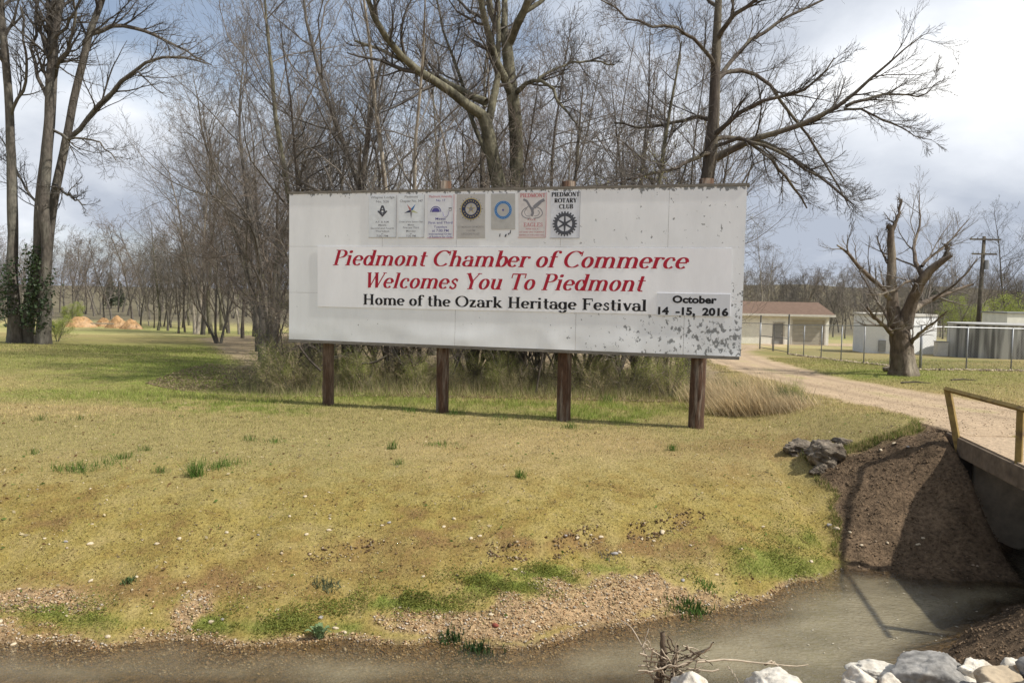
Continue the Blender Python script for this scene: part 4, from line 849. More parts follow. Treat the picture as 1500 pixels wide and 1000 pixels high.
def overlabel(px):
    for lim, s in ((250, 'standing apart at the far left of the clump'), (290, 'at the left margin of the clump by the sign'), (330, 'inside the clump left of the sign'), (375, 'in the right part of the clump left of the sign'), (424, 'close to the left edge of the sign'), (480, 'above the blank left corner of the sign'), (541, 'above the sign just left of the lodge notice'), (584, 'above the lodge notice'), (627, 'above the star notice'), (670, 'above the violet half round notice'), (715, 'above the gold seal notice'), (760, 'above the blue ring notice'), (806, 'above the eagle notice'), (850, 'above the cogwheel notice'), (910, 'above the sign just right of the cogwheel notice'), (970, 'above the blank right part of the sign'), (1085, 'beside the dark spreading tree'), (9999, 'right of the sign')):
        if px < lim: return s
def underlabel(px):
    for lim, s in ((424, 'left of the sign'), (472, 'left of the first post'), (530, 'just right of the first post'), (585, 'midway between first and second post'), (641, 'just left of the second post'), (700, 'just right of the second post'), (760, 'midway between second and third post'), (821, 'just left of the third post'), (885, 'just right of the third post'), (950, 'midway between third and fourth post'), (1018, 'just left of the fourth post'), (9999, 'right of the fourth post')):
        if px < lim: return s
def deep(y): return 'front row ' if y < 30 else '' if y < 45 else 'far back '
def sizew(s, a, b): return 'short ' if s < a else '' if s < b else 'tall '
kinds = ['slender straight grey bare tree', 'tall leaning lichen barked bare tree', 'three stemmed bare tree', 'dark barked wide branching bare tree', 'many stemmed reddish bare tree', 'pale barked twin bare tree']
g = np.random.default_rng(77); placed = []
def try_wood(n, ylo, yhi, xlo, xhi, mind):
    c = 0; k = 0
    while c < n and k < 4000:
        k += 1; y = ylo + (yhi - ylo) * g.random(); x = xlo + (xhi - xlo) * g.random()
        if in_wood(np.array([x]), np.array([y]))[0] < .9: continue
        if any((x - a) ** 2 + (y - b) ** 2 < mind ** 2 for a, b in placed): continue
        if math.hypot(x + .2, y - 26.5) < 1.5 or math.hypot(x - 5.7, y - 24) < 2.5: continue
        placed.append((x, y)); c += 1; i = int(g.integers(0, 6)); s = .7 + .4 * g.random()
        px, _ = proj(np.array([x]), np.array([y]), np.array([0.]))
        if px[0] > 985: s *= .75; i = 0
        put_tree(prot[i], x, y, s, g.random() * 6.28, 'bare_tree', deep(y) + sizew(s, .8, .98) + kinds[i] + ' ' + overlabel(px[0]), 'tree', 'bare trees of the wood ' + bandlabel(px[0]), tilt=(g.random() - .5) * .12)
try_wood(10, 24.8, 33, -10, 9, 2.2); try_wood(14, 33, 52, -20, 14, 3.0); try_wood(9, 52, 72, -24, 14, 3.4); try_wood(10, 31, 58, -24, -9, 2.0)
# clump of close trunks at the corner of the wood on the left
for i, (px_, py_, k_, s_) in enumerate([(287, 489, 5, 1.0), (297, 490, 0, .95), (310, 489, 1, .9), (268, 480, 3, .75), (335, 488, 2, .85), (352, 490, 5, .8), (372, 493, 0, .75), (392, 497, 4, .8), (325, 484, 1, .9), (240, 478, 3, .5), (405, 505, 2, .7)]):
    p = img2ground(px_, py_); put_tree(prot[k_], p.x, p.y, s_, i * 1.3, 'bare_tree', kinds[k_] + (' standing alone in the grass' if px_ == 240 else ' fronting the clump left of the sign'), 'tree', None if px_ == 240 else 'trees fronting the clump left of the sign')
# tangled thicket behind the sign
for i in range(24):
    x = -7.4 + 13.6 * (i + .5 * g.random()) / 24; y = 24.2 + 3.2 * g.random() + (0.9 * (-7 - x) if x < -7 else 0)
    k_ = int(g.integers(0, 3)); s_ = (.85 + .4 * g.random()) * (.62 if x > 4.5 else 1) * (.6 if x < -5.6 else 1)
    px, _ = proj(np.array([x]), np.array([y]), np.array([3.])); put_tree(thick[k_], x, y, s_, g.random() * 6.28, 'thicket_shrub', sizew(s_, .9, 1.1) + 'tangled ' + ['reddish', 'arching red brown', 'brown budding'][k_] + ' shrub ' + ('left of the sign' if px[0] < 424 else 'behind the sign, ' + overlabel(px[0])), 'shrub', 'tangled shrubs ' + ('left of' if px[0] < 424 else 'behind') + ' the sign')
for i in range(93):
    x = -8.2 + 14.2 * (i % 31 + g.random()) / 31; y = 22.8 + 1.1 * (i // 31) + .8 * g.random() + (0.75 * (-6.4 - x) if x < -6.4 else 0)
    k_ = int(g.integers(0, 3)); px, _ = proj(np.array([x]), np.array([y]), np.array([0.])); sb_ = .36 + .34 * g.random()
    put_tree(brush[k_], x, y, sb_ * (1.5 if x < -6.2 else 1), g.random() * 6.28, 'brush_clump', ['front ', 'middle ', 'rear '][i // 31] + sizew(sb_, .47, .6) + 'brush with ' + ['tan stems, olive leaves', 'reddish stems', 'green leaves'][k_] + (' ' if px[0] < 424 else ' under the sign ') + underlabel(px[0]), 'bush', 'brush clumps ' + ('left of' if px[0] < 424 else 'seen under') + ' the sign', z=gz(x, y) - .03)
# left background, behind the mounds, and the far right wood and hillside
farp = [make_tree(61, 12, .14, limbs=14, lev=[(8, .12, .75, .5, 5, .2, .05, 3), (7, .1, .7, .5, 4, .2, .03, 3)], rmin=.014, ang=.8, limb_len=.42),
        make_tree(62, 13, .15, limbs=15, lev=[(8, .12, .75, .5, 5, .2, .05, 3), (7, .1, .7, .5, 4, .2, .03, 3)], rmin=.014, ang=.65, limb_len=.42, twig_mat=M_twig_red),
        make_tree(63, 11, .12, stems=3, limbs=7, lev=[(8, .12, .75, .5, 5, .2, .05, 3), (7, .1, .7, .5, 4, .2, .03, 3)], rmin=.014, spread=.2, twig_mat=M_twig_dark)]
fk = ['grey rounded', 'reddish brown', 'dark several stemmed']
def far_put(px, y, s, k, name, where, grp):
    p = at_y(px, 440, y)
    for lim, s_ in ((0, 'at the very left edge'), (80, 'behind the ivied tree'), (140, 'behind the widest dirt mound'), (215, 'behind the right hand dirt mounds'), (290, 'right of the mounds'), (424, 'behind the clump of trunks'), (1090, 'just right of the sign edge'), (1150, 'behind the left half of the brown roof'), (1215, 'behind the right half of the brown roof'), (1265, 'between brown roof and white shed'), (1340, 'behind the broken tree'), (1420, 'between shed and tank'), (1470, 'behind the tank'), (9999, 'at the right edge')):
        if px < lim: break
    put_tree(farp[k], p.x, y, s, g.random() * 6.28, name, sizew(s, (.85 if s > .7 else .5), (1.0 if s > .7 else .6)) + fk[k] + ' tree ' + s_ + ', ' + where, 'tree', grp)
for i in range(62): far_put(-60 + 460 * (i + g.random()) / 62, 96 + 60 * g.random(), .75 + .35 * g.random(), int(g.integers(0, 3)), 'distant_tree', 'beyond the mown field', 'trees beyond the mown field')
for i in range(6): far_put(205 + 60 * g.random(), 62 + 22 * g.random() , .55 + .2 * g.random(), 0, 'distant_tree', 'nearer in the field', 'trees just beyond the ivied tree') if i < 3 else far_put(-30 + 130 * g.random(), 66 + 10 * g.random(), .6, 2, 'distant_tree', 'seen between ivied stems', 'trees seen between the ivied stems')
for i in range(100): far_put(1060 + 640 * (i + g.random()) / 100, 84 + 40 * g.random(), .42 + .25 * g.random(), int(g.integers(0, 3)), 'distant_tree', 'in the belt of near trees', 'trees in the belt behind the sheds')
for i in range(150):
    px_ = 1060 + 640 * (i + g.random()) / 150; far_put(px_, 150 + 200 * g.random(), .7 + .3 * g.random(), int(g.integers(0, 3)), 'hillside_tree', 'on the far hillside', 'trees on the wooded hillside')
p = at_y(1120, 500, 80); put_tree(prot[5], p.x, 80, .62, 2.0, 'sycamore', 'white limbed bare sycamore behind the low building', 'tree', None)
p = at_y(1160, 500, 82); put_tree(farp[2], p.x, 82, .6, 2.6, 'distant_tree', 'dark low spreading tree right behind the brown roof', 'tree', None)
for i, (px_, y_, s_) in enumerate([(1345, 62, .55), (1480, 75, .8), (1525, 60, .75), (1402, 70, .38), (1413, 66, .33)]):
    p = at_y(px_, 480, y_); put_tree(prot[(0, 3, 3, 0, 2)[i]], p.x, y_, s_, i * 1.7, 'bare_tree', ['slim bare tree rising behind the broken tree', 'dark bare tree behind the stained tank', 'dark branching tree at the right edge above the tank', 'thin straight tree between white box and tank', 'leaning forked sapling just left of the tank'][i], 'tree', None)
willow = make_tree(71, 6, .1, stems=5, limbs=8, lev=[(8, .1, .7, .5, 5, .2, .03, 3)], spread=.4, t0=.1, limb_len=.5, rmin=.012, leaf=(9000, .11, M_leaf, .22))
for i, (px_, y_, s_, lb) in enumerate([(1410, 72, .8, 'light green budding bush behind the utility pole'), (1455, 74, .85, 'light green budding bush above the stained tank'), (107, 92, .42, 'small fresh green bush behind the largest dirt mound'), (84, 47, .28, 'yellow green sapling beside the ivied trunks')]):
    p = at_y(px_, 480, y_); put_tree(willow, p.x, y_, s_, i, 'budding_bush', lb, 'bush', None)
for i in range(11):
    px_ = 205 + 95 * (i + g.random()) / 11; y_ = 64 + 26 * g.random(); p = at_y(px_, 470, y_); k_ = (0, 5, 3, 1, 2)[i % 5]; put_tree(prot[k_], p.x, y_, .45 + .3 * g.random(), i * 1.9, 'bare_tree', kinds[k_] + ' scattered across the back of the left field', 'tree', 'trees scattered across the back of the left field')
# conifer far left
cg = np.random.default_rng(3); cn = 200; hh = cg.random(cn) ** .8; a_ = cg.random(cn) * 6.28; P0 = np.stack([0 * hh, 0 * hh, 1 + 10 * hh], 1); D0 = np.stack([np.cos(a_), np.sin(a_), .15 + 0 * a_], 1)
Pc, Rc = grow(P0, D0, 2.6 * (1.05 - hh), np.full(cn, .05), 5, .1, -.05, cg)
V, Fq = leaves(Pc, 9000, .3, cg, .2); fme = mesh_np('foliage', V, Fq); fme.materials.append(material('dark_needles', (.06, .075, .045), var=.5, scale=1, bump=0))
tme = mesh_parts('trunk', [tubes(np.array([[(0, 0, 0), (0, 0, 4), (0, 0, 8), (0, 0, 11)]], float), np.array([[.2, .16, .1, .03]]), 6)]); tme.materials.append(M_bark_dark)
cme = mesh_parts('crown', [tubes(Pc, Rc, 3)]); cme.materials.append(M_bark_dark)
for i, (px_, y_, s_) in enumerate([(163, 160, .6), (176, 165, .5), (1365, 130, .6)]):
    p = at_y(px_, 470, y_); put_tree(dict(trunk=tme, crown=cme, foliage=fme), p.x, y_, s_, i, 'conifer', ['dark conical evergreen behind the right hand dirt mound', 'smaller dark evergreen right of the larger evergreen', 'dark evergreen far behind the broken tree'][i], 'tree', None)
# fallen and crossing branches seen under the sign
for i, (pts, lb) in enumerate([([(437,505,5),(450,525,4.5),(470,543,4)], 'dark curved fallen branch leaning beside the leftmost post'), ([(568,520,5),(550,532,5),(530,532,4)], 'short dark branch crossing the brush right of the leftmost post'), ([(795,518,6),(788,555,6),(785,575,6)], 'dark thin trunk splitting below the sign left of the third post')]):
    P_ = [at_y(a, b, 22.6) for a, b, w in pts]; 
    V, Fq = tubes(smooth_poly([tuple(p) for p in P_], 6)[None], np.full((1, 6), .035), 6); tag(link('fallen_branch', mesh_np('fallen_branch', V, Fq, True), M_bark_dark), lb, 'branch')
for i, (px_, top_, y_, r_, mt, lb) in enumerate([(509, 300, 26, .22, M_bark_dark, 'dark trunk under the sign right of the leftmost post'), (520, 300, 27, .16, M_bark_pale, 'pale trunk close beside a dark trunk under the sign'), (929, 300, 25, .15, M_bark_moss, 'leaning mossy trunk under the sign between the two right posts'), (815, 300, 28, .14, M_bark_dark, 'dark slim trunk under the sign left of the third post')]):
    p = at_y(px_, 560, y_); z0 = gz(p.x, y_); e = empty('bare_tree', (p.x, y_, z0)); tag(e, lb, 'tree'); gg = np.random.default_rng(900 + i)
    P_, R_ = grow(np.array([[0, 0, -.2]]), np.array([[.10 if i == 2 else .02, .05, 1.]]), np.array([11.]), np.array([r_]), 12, .04, .03, gg, .15); link('trunk', mesh_parts('trunk', [tubes(P_, R_, 9)]), mt, e)
    cp, _ = crown(P_[:, 3:], R_[:, 3:], np.array([8.]), [(16, .1, .7, .4, 7, .2, .04, 4)] + LF[1:], gg, .006); link('crown', mesh_parts('crown', cp), M_twig, e)
# ------------------------------------------------------------------ grass, stones, driftwood
M_blade = material('grass_blades', (0, 0, 0), attr='col', var=.3, scale=3, bump=0, detail=2, rough=.8, translucent=.38, spec=.1)
def blades(X, Y, H, Wd, lean, col, g, name, label, cat=None, kind='stuff', parent=None, z=None, loc=None, group=None):
    n = len(X); Z = terrain(X, Y) if z is None else z; a = g.random(n) * 6.28; b = g.random(n) * 6.28; l = H * lean * g.random(n)
    c = np.stack([X, Y, Z - .004], 1)
    if loc is not None: c = c - np.array(loc)
    w = np.stack([np.cos(a), np.sin(a), 0 * a], 1) * (Wd / 2)[:, None]; tip = c + np.stack([np.cos(b) * l, np.sin(b) * l, H], 1)
    V = np.stack([c - w, c + w, tip], 1).reshape(-1, 3); me = mesh_np(name, V, np.arange(3 * n).reshape(-1, 3), col=np.repeat(np.clip(col, .01, 1), 3, 0))
    o = link(name, me, M_blade, parent); tag(o, label, cat, group, kind); 
    if loc is not None and parent is None: o.location = loc
    return o
g = np.random.default_rng(900)
def sample(n, ylo, yhi, pad=1.1):
    y = ylo * (yhi / ylo) ** g.random(n); x = (g.random(n) * 2 - 1) * (760 / F_PX * y * pad); return x, y
x, y = sample(570000, 8.6, 44, 1.3); M = masks(x, y); gcol = ground_color(x, y, M)
p_ok = (M['d'] > .12) & (M['road'] < .35) & (M['dirt'] < .3) & (M['wood'] < .8) & (g.random(len(x)) < 1 - .92 * sstep(.25, .7, M['gravel'] + .3 * M['n']) * (M['green'] < .5)) & (g.random(len(x)) < 1 - .6 * np.clip(M['soil'], 0, 1))
x, y, gcol = x[p_ok], y[p_ok], gcol[p_ok]; M = {k: v[p_ok] for k, v in M.items()}
tall = sstep(.3, .7, M['green'] + .4 * M['n'])
fringe = sstep(19.3, 20.6, y - .28 * (-x) * 0 + .6 * M['n']) * (1 - sstep(23, 26, y)) * (x > -12) * (x < 7)
H = (.016 + .022 * g.random(len(x))) * (1 + .9 * sstep(13, 18, y)) * (1 + .9 * tall) + .09 * fringe * g.random(len(x)); H = H * (1 + .5 * sstep(24, 40, y))
jit = (.5 + .9 * g.random(len(x)))[:, None] * (.45 + 1.1 * fnoise(x, y, .11, 180, 2))[:, None] * (.75 + .5 * fnoise(x, y, .7, 185, 3))[:, None]; gcol = gcol * jit * 1.15; t_ = g.random(len(x))[:, None]
mz = M['moss'][:, None]; gcol = np.where(t_ > .82 + .12 * mz, gcol * .5 + np.array((.46, .40, .22)) * .5, gcol); gcol = np.where(t_ < .12 + .25 * tall[:, None] + .3 * fringe[:, None], gcol * .35 + GREEN * .85, gcol)
blades(x, y, H, .005 + .0022 * (y / 10) ** 1.3, .9, gcol, g, 'lawn_grass', 'short mown straw and moss coloured grass over the bank and lawn', None)
# leafy ground cover along the water and in bright patches
xx, yy = [], []
for (px_, py_, rx_, ry_, n_) in [(120,905,95,20,3600),(400,915,70,22,5200),(300,925,35,12,1200),(600,880,70,15,6500),(720,858,70,15,6000),(795,838,40,12,2600),(500,920,32,14,1800),(1140,830,75,26,5200),(1180,795,50,22,2600),(890,832,40,10,900),(1010,838,40,10,700),(480,895,30,12,1200)]:
    c_ = img2ground(px_, py_); sx_ = rx_ / F_PX * c_.y; sy_ = ry_ / F_PX * c_.y * 2.2; n_ = int(n_ * .8); xx.append(c_.x + g.normal(size=n_) * sx_ * .85); yy.append(c_.y + g.normal(size=n_) * sy_ * .5)
x = np.concatenate(xx); y = np.concatenate(yy); d_ = y - y_far(x); k = (d_ > .03) & (dirt_mask(x, y) < .4) & (fnoise(x, y, .3, 140, 3) > .36 + .3 * g.random(len(x))); x, y = x[k], y[k]
c0 = terrain(x, y) + .01 + .05 * g.random(len(x)) * sstep(.4, .6, fnoise(x, y, .3, 140, 3)) * 1.3
n = len(x); a = unit(g.normal(size=(n, 3)) * np.array([1, 1, .5])); b = unit(np.cross(a, g.normal(size=(n, 3)))); s_ = .008 + .010 * g.random((n, 1)); c_ = np.stack([x, y, c0], 1)
V = np.stack([c_ - a * s_, c_ - b * s_ * .5, c_ + a * s_, c_ + b * s_ * .5], 1).reshape(-1, 3)
lc = np.array((.165, .195, .05)) * (.55 + .8 * g.random((n, 1))) + np.array((.07, .04, 0)) * (g.random((n, 1)) ** 2)
tag(link('ground_cover', mesh_np('ground_cover', V, np.arange(4 * n).reshape(-1, 4), col=np.repeat(lc, 4, 0)), M_blade), 'small leafy green weeds matted along the water margin', None, None, 'stuff')
# leaf litter at the wood edge
n = 26000; x = -12 + 19 * g.random(n); y = 21.6 + 5.5 * g.random(n) ** 1.5 + np.where(x < -7, (-7 - x) * .8, 0); c_ = np.stack([x, y, terrain(x, y) + .012 + .02 * g.random(n)], 1)
a = unit(g.normal(size=(n, 3)) * np.array([1, 1, .4])); b = unit(np.cross(a, g.normal(size=(n, 3)))); s_ = .02 + .03 * g.random((n, 1)); V = np.stack([c_ - a * s_, c_ - b * s_ * .6, c_ + a * s_, c_ + b * s_ * .6], 1).reshape(-1, 3)
lc = np.array((.36, .28, .18)) * (.5 + .9 * g.random((n, 1))); tag(link('leaf_litter', mesh_np('leaf_litter', V, np.arange(4 * n).reshape(-1, 4), col=np.repeat(lc, 4, 0)), M_blade), 'dry brown fallen leaves along the foot of the thicket', None, None, 'stuff')
# dry weeds standing between the brush
n = 24000; x = -8.5 + 15.3 * g.random(n); y = 21.9 + 2.2 * g.random(n) + np.where(x < -6.4, (-6.4 - x) * .75, 0); hgt = .08 + .42 * g.random(n) ** 3
blades(x, y, hgt, .006 + .006 * g.random(n), .7, np.where(g.random((n, 1)) < .45, np.array((.52, .43, .27)), np.array((.26, .29, .10))) * (.6 + .7 * g.random((n, 1))), g, 'standing_weeds', 'dry tan and green weeds between the brush clumps', None)

def tuft(px_, py_, n, h, spread, col, label, name='grass_tuft', cat='grass tuft', lean=.7, group=None, wd=.008, lean_dir=None):
    c_ = img2ground(px_, py_); x = c_.x + g.normal(size=n) * spread; y = c_.y + g.normal(size=n) * spread * .7; H = h * (.45 + .6 * g.random(n)); Z = terrain(x, y)
    a = g.random(n) * 6.28; b = g.random(n) * 6.28; l = H * lean * g.random(n); c = np.stack([x, y, Z - .005], 1) - np.array(c_)
    tip = np.stack([np.cos(b) * l, np.sin(b) * l, H], 1)
    if lean_dir is not None: tip = tip + np.array(lean_dir) * H[:, None] * (.4 + .8 * g.random((n, 1)))
    w = np.stack([np.cos(a), np.sin(a), 0 * a], 1) * wd / 2; mid = c + tip * .55 - np.array([0, 0, 1]) * 0; tp = c + tip * 1.0 - np.array([0, 0, 1.]) * (H * lean * .12)[:, None]
    V = np.stack([c - w, c + w, mid + w * .8, mid - w * .8, tp], 1).reshape(-1, 3); i5 = np.arange(n)[:, None] * 5
    Fq = np.concatenate([i5 + np.array([[0, 1, 2]]), i5 + np.array([[0, 2, 3]]), i5 + np.array([[3, 2, 4]])]); cc = np.array(col) * (.6 + .7 * g.random((n, 1)))
    o = link(name, mesh_np(name, V, Fq, col=np.repeat(cc, 5, 0)), M_blade); o.location = c_; return tag(o, label, cat, group)
G1 = (.11, .19, .04); G2 = (.15, .21, .06)
for (a_, b_, n_, h_, s_, lb) in [(92,688,70,.16,.16,'thin trailing grass tuft at the left end of the left row'),(150,682,80,.15,.18,'faint wide grass tuft between the two left row tufts'),(340,680,70,.14,.12,'low right arm of the spreading green tuft'),(287,698,120,.36,.07,'tallest deep green grass tuft in the middle of the lawn left of the sign'),(315,685,110,.18,.14,'spreading green grass tuft just right of the tallest tuft'),(118,690,90,.2,.13,'broad green grass tuft on the left lawn'),(180,672,80,.16,.12,'thin green grass tuft right of the broad left tuft'),(212,660,50,.14,.06,'small grass tuft at the right end of the left row'),(237,692,50,.16,.06,'sparse grass tuft left of the tallest tuft'),(50,665,40,.14,.06,'small grass tuft near the left edge of the lawn'),(365,645,50,.16,.08,'dark grass tuft left of the pair below the leftmost post'),(402,648,60,.13,.1,'low grass tuft below the leftmost post'),(575,658,60,.22,.05,'upright grass tuft between the two left posts'),(585,680,40,.14,.05,'faint grass tuft just below the upright tuft'),(645,652,90,.12,.2,'low wide grass tuft under the second post'),(762,700,60,.22,.05,'grass tuft in the mid lawn below the third post'),(985,660,60,.2,.05,'grass tuft between the two right posts'),(668,607,70,.25,.12,'dark green weed tuft right beside the second post'),(735,615,50,.18,.12,'green weed tuft between second and third post'),(835,628,70,.22,.1,'dark green weed tuft at foot of the third post'),(890,590,70,.3,.1,'green seedling tuft left of the rightmost post'),(60,616,40,.2,.08,'grass tuft high on the left lawn'),(115,615,40,.16,.08,'grass tuft high on the left lawn right of another'),(600,603,60,.24,.12,'leafy tuft in the long grass between the two left posts')]:
    tuft(a_, b_, n_, h_, s_, G1 if n_ > 55 else G2, lb)
for (a_, b_, n_, h_, s_, lb, cl) in [(1012,893,170,.13,.13,'dark green blade clump at the waterline by the gravel bar',(.07,.13,.03)),(660,938,110,.11,.09,'dark green water weed on the gravel edge, left of a pair',(.05,.09,.03)),(700,955,130,.13,.09,'dark green water weed trailing in the shallows',(.045,.085,.03)),(480,858,90,.09,.1,'grey green rosette weed on the bank',(.12,.14,.08)),(715,965,60,.08,.08,'small weed sprig in the shallows right of the trailing weed',(.05,.09,.03)),(188,852,50,.09,.04,'tiny green sprig on the bare soil at left',(.1,.15,.06)),(1035,862,60,.1,.09,'small green sprig above the blade clump',G1),(890,815,60,.06,.1,'flattened grey twiggy weed on the bank ledge',(.2,.17,.13))]: tuft(a_, b_, n_, h_, s_, cl, lb, name='water_weed', cat='weed', wd=.016)
# broad leaved plant at the waterline
c_ = img2ground(469, 936); e = empty('broad_leaved_plant', c_); tag(e, 'pale green broad leaved plant standing at the waterline', 'plant'); M_broad = material('broad_leaves', (.17, .24, .11), var=.35, scale=8, bump=.2, translucent=.2)
lm = []
for k in range(3):
    n_ = 7; tt = np.linspace(0, 1, n_); hw = .035 * np.sin(np.pi * np.clip(tt * .9 + .08, 0, 1)) ; zc = .14 * np.sin(tt * 2.0) - .03 * k * tt; V = []; 
    for i in range(n_): V += [(tt[i] * .17, -hw[i], zc[i] + .012), (tt[i] * .17, 0, zc[i]), (tt[i] * .17, hw[i], zc[i] + .012)]
    F_ = []
    for i in range(n_ - 1):
        for j in (0, 1): F_.append((i * 3 + j, i * 3 + j + 1, i * 3 + j + 4, i * 3 + j + 3))
    lm.append(mesh_np('leaf', V, F_, True)); lm[-1].materials.append(M_broad)
for k in range(22):
    o = link('leaf', lm[k % 3], None, e); o.rotation_euler = (0, -.5 * (k % 3) * .6, k * 2.4); o.location = (.03 * math.cos(k * 1.9), .03 * math.sin(k * 1.9), .01 * (k % 4)); s_ = .6 + .4 * ((k * 7) % 5) / 5; o.scale = (s_, s_, s_)
# long dry grass leaning at the right of the sign
for i, (a_, b_) in enumerate([(1050,600),(1075,607),(1100,606),(1122,603),(1145,598),(1062,588),(1090,590),(1118,588),(1040,590),(1160,600)]):
    tuft(a_, b_, 420, (.95, .6, 1.05, .75, .5)[i % 5], .3, (.62, .50, .31) if i % 3 else (.52, .42, .27), 'leaning clump of long dry tan grass right of the rightmost post', name='dry_grass_clump', cat='dry grass', lean=.5, group='long dry grass by the rightmost post', wd=.011, lean_dir=(-.55, -.05, -.12))
for i, (a_, b_) in enumerate([(1150,592),(1140,585),(1075,575)]): tuft(a_, b_, 260, .5, .25, (.12, .16, .06), 'green weed clump growing through the dry grass, ' + ['rightmost', 'middle', 'leftmost'][i] + ' of three', name='green_weed_clump', cat='weed', wd=.014)
def plantp(x, y, s, k, lb): put_tree(brush[k], x, y, s, x * 3, 'brush_clump', lb, 'bush', None)
p = img2ground(1165, 592); plantp(p.x, p.y, .32, 2, 'small green bush at the right end of the long dry grass')
p = img2ground(950, 565); plantp(p.x, 22.6, .75, 2, 'dense green bush under the sign beside the rightmost post')

# ragged longer grass along the lip of the bare bank, and straw and dead leaves strewn over the lawn
x = 4.6 + 3.2 * g.random(60000); y = 11.2 + 4.2 * g.random(60000); dm = dirt_mask(x, y); k = np.where((dm > .12) & (dm < .75) & (y - y_far(x) > .3))[0][:5200]; x, y = x[k], y[k]
blades(x, y, .03 + .10 * g.random(len(x)) ** 1.5, np.full(len(x), .011), 1.2, np.where(g.random((len(x), 1)) < .5, STRAW, GREEN * .8) * (.5 + .7 * g.random((len(x), 1))), g, 'bank_lip_grass', 'ragged straw and green grass hanging over the edge of the bare bank', None)
x, y = sample(22000, 9, 30); Mg = masks(x, y); k = (Mg['d'] > .3) & (Mg['dirt'] < .2) & (Mg['road'] < .3) & (fnoise(x, y, .8, 210, 3) > .25 + .5 * g.random(len(x))); x, y = x[k], y[k]; n = len(x)
c_ = np.stack([x, y, terrain(x, y) + .014 + .02 * g.random(n)], 1); a = unit(g.normal(size=(n, 3)) * np.array([1, 1, .25])); b = unit(np.cross(a, g.normal(size=(n, 3)))); s_ = .012 + .03 * g.random((n, 1)) ** 2; r_ = np.where(g.random((n, 1)) < .5, .12, .5)
V = np.stack([c_ - a * s_, c_ - b * s_ * r_, c_ + a * s_, c_ + b * s_ * r_], 1).reshape(-1, 3); lc = np.where(g.random((n, 1)) < .5, np.array((.50, .42, .26)), np.where(g.random((n, 1)) < .6, np.array((.20, .12, .06)), np.array((.13, .19, .05)))) * (.6 + .6 * g.random((n, 1)))
tag(link('lawn_litter', mesh_np('lawn_litter', V, np.arange(4 * n).reshape(-1, 4), col=np.repeat(lc, 4, 0)), M_blade), 'scattered straw, dead leaves and small green weeds on the lawn', None, None, 'stuff')
# ---- stones
_ico = None
def ico(sub):
    import bmesh
    bm = bmesh.new(); bmesh.ops.create_icosphere(bm, subdivisions=sub, radius=1); V = np.array([v.co[:] for v in bm.verts]); Fq = np.array([[v.index for v in f.verts] for f in bm.faces]); bm.free(); return V, Fq
IC = {k: ico(k) for k in (1, 2, 3, 5)}
def rock(seed, sub, dims, planes=11, rough=.03, cut=.72):
    gg = np.random.default_rng(seed); V, Fq = IC[sub]; n_ = unit(gg.normal(size=(planes, 3))); h = cut + (1 - cut) * gg.random(planes)
    dd = V @ n_.T; r = np.min(np.where(dd > .05, h[None] / np.maximum(dd, .05), 9), axis=1); r = np.minimum(r, 1.12); U = V * r[:, None]
    if rough: 
        for s_, a_ in ((2.2, 1), (5, .5), (11, .3)): U = U + V * (rough * a_ * (fnoise(U[:, 0] * 1.0 + U[:, 2] * .7, U[:, 1] + U[:, 2] * .9, 1 / s_, seed % 50, 3) - .5) * 2)[:, None]
    return U * np.array(dims), Fq
M_rock_w = material('pale_limestone', (.56, .52, .45), var=.45, scale=9, bump=1, bdist=.02, patch=((.36, .28, .19), 3.0, .5, .68))
M_rock_g = material('grey_limestone', (.235, .225, .21), var=.6, scale=9, bump=.7, bdist=.02, patch=((.36, .34, .31), 4, .5, .68))
M_rock_t = material('tan_stone', (.42, .34, .24), var=.3, scale=5, bump=.5, bdist=.02)
M_conc = material('dark_rubble', (.21, .175, .135), var=.7, scale=9, bump=1, bdist=.08, patch=((.10, .08, .06), 3, .45, .58))
# (px centre, top py, width px, y, height m, material, label)
for i, (px_, pt_, w_, y_, h_, mt, lb) in enumerate([(1142,982,92,6.9,.45,M_rock_w,'cream boulder on the near bank left of the slabs'),(1262,975,66,7.05,.36,M_rock_w,'white squared boulder at left end of the boulder row'),(1292,969,84,7.35,.26,M_rock_w,'flat white slab behind the squared boulder'),(1372,963,140,7.0,.62,M_rock_g,'large blue grey boulder, biggest of the row'),(1432,967,62,6.95,.5,M_rock_w,'bright white pointed boulder right of the grey boulder'),(1487,963,58,7.1,.42,M_rock_w,'white boulder at the right edge of the row'),(1478,986,95,6.5,.42,M_rock_t,'low tan boulder in front of the white ones at the right'),(1012,982,62,6.95,.3,M_rock_w,'pale boulder behind the driftwood tangle'),(1312,984,70,6.7,.36,M_rock_w,'small pale boulder wedged before the big grey boulder')]):
    p = at_y(px_, pt_, y_); wm_ = w_ / F_PX * y_ / 2; V, Fq = rock(200 + i, 5, (wm_ * 1.12, wm_ * .85, h_ / 2), planes=18, rough=.11, cut=.58); V[:, 2] += p.z - V[:, 2].max(); z0 = V[:, 2].min()
    V[:, 2] -= z0; o = link('boulder', mesh_np('boulder', V, Fq, False), mt); o.location = (p.x, y_, z0); tag(o, lb, 'boulder', 'boulders on the near bank')
# support scree under the boulders
for i in range(46):
    x = 1.2 + 4.6 * g.random(); y = 5.4 + 1.5 * g.random(); V, Fq = rock(300 + i % 6, 3, (.16, .13, .10), cut=.65); o = link('riprap_stone', mesh_np('riprap_stone', V, Fq), (M_rock_w, M_rock_g, M_rock_t)[i % 3]); o.location = (x, y, gz(x, y) + .03); o.rotation_euler = (0, 0, i); tag(o, 'small rough riprap stone packed below the boulders', 'stone', 'small riprap stones')
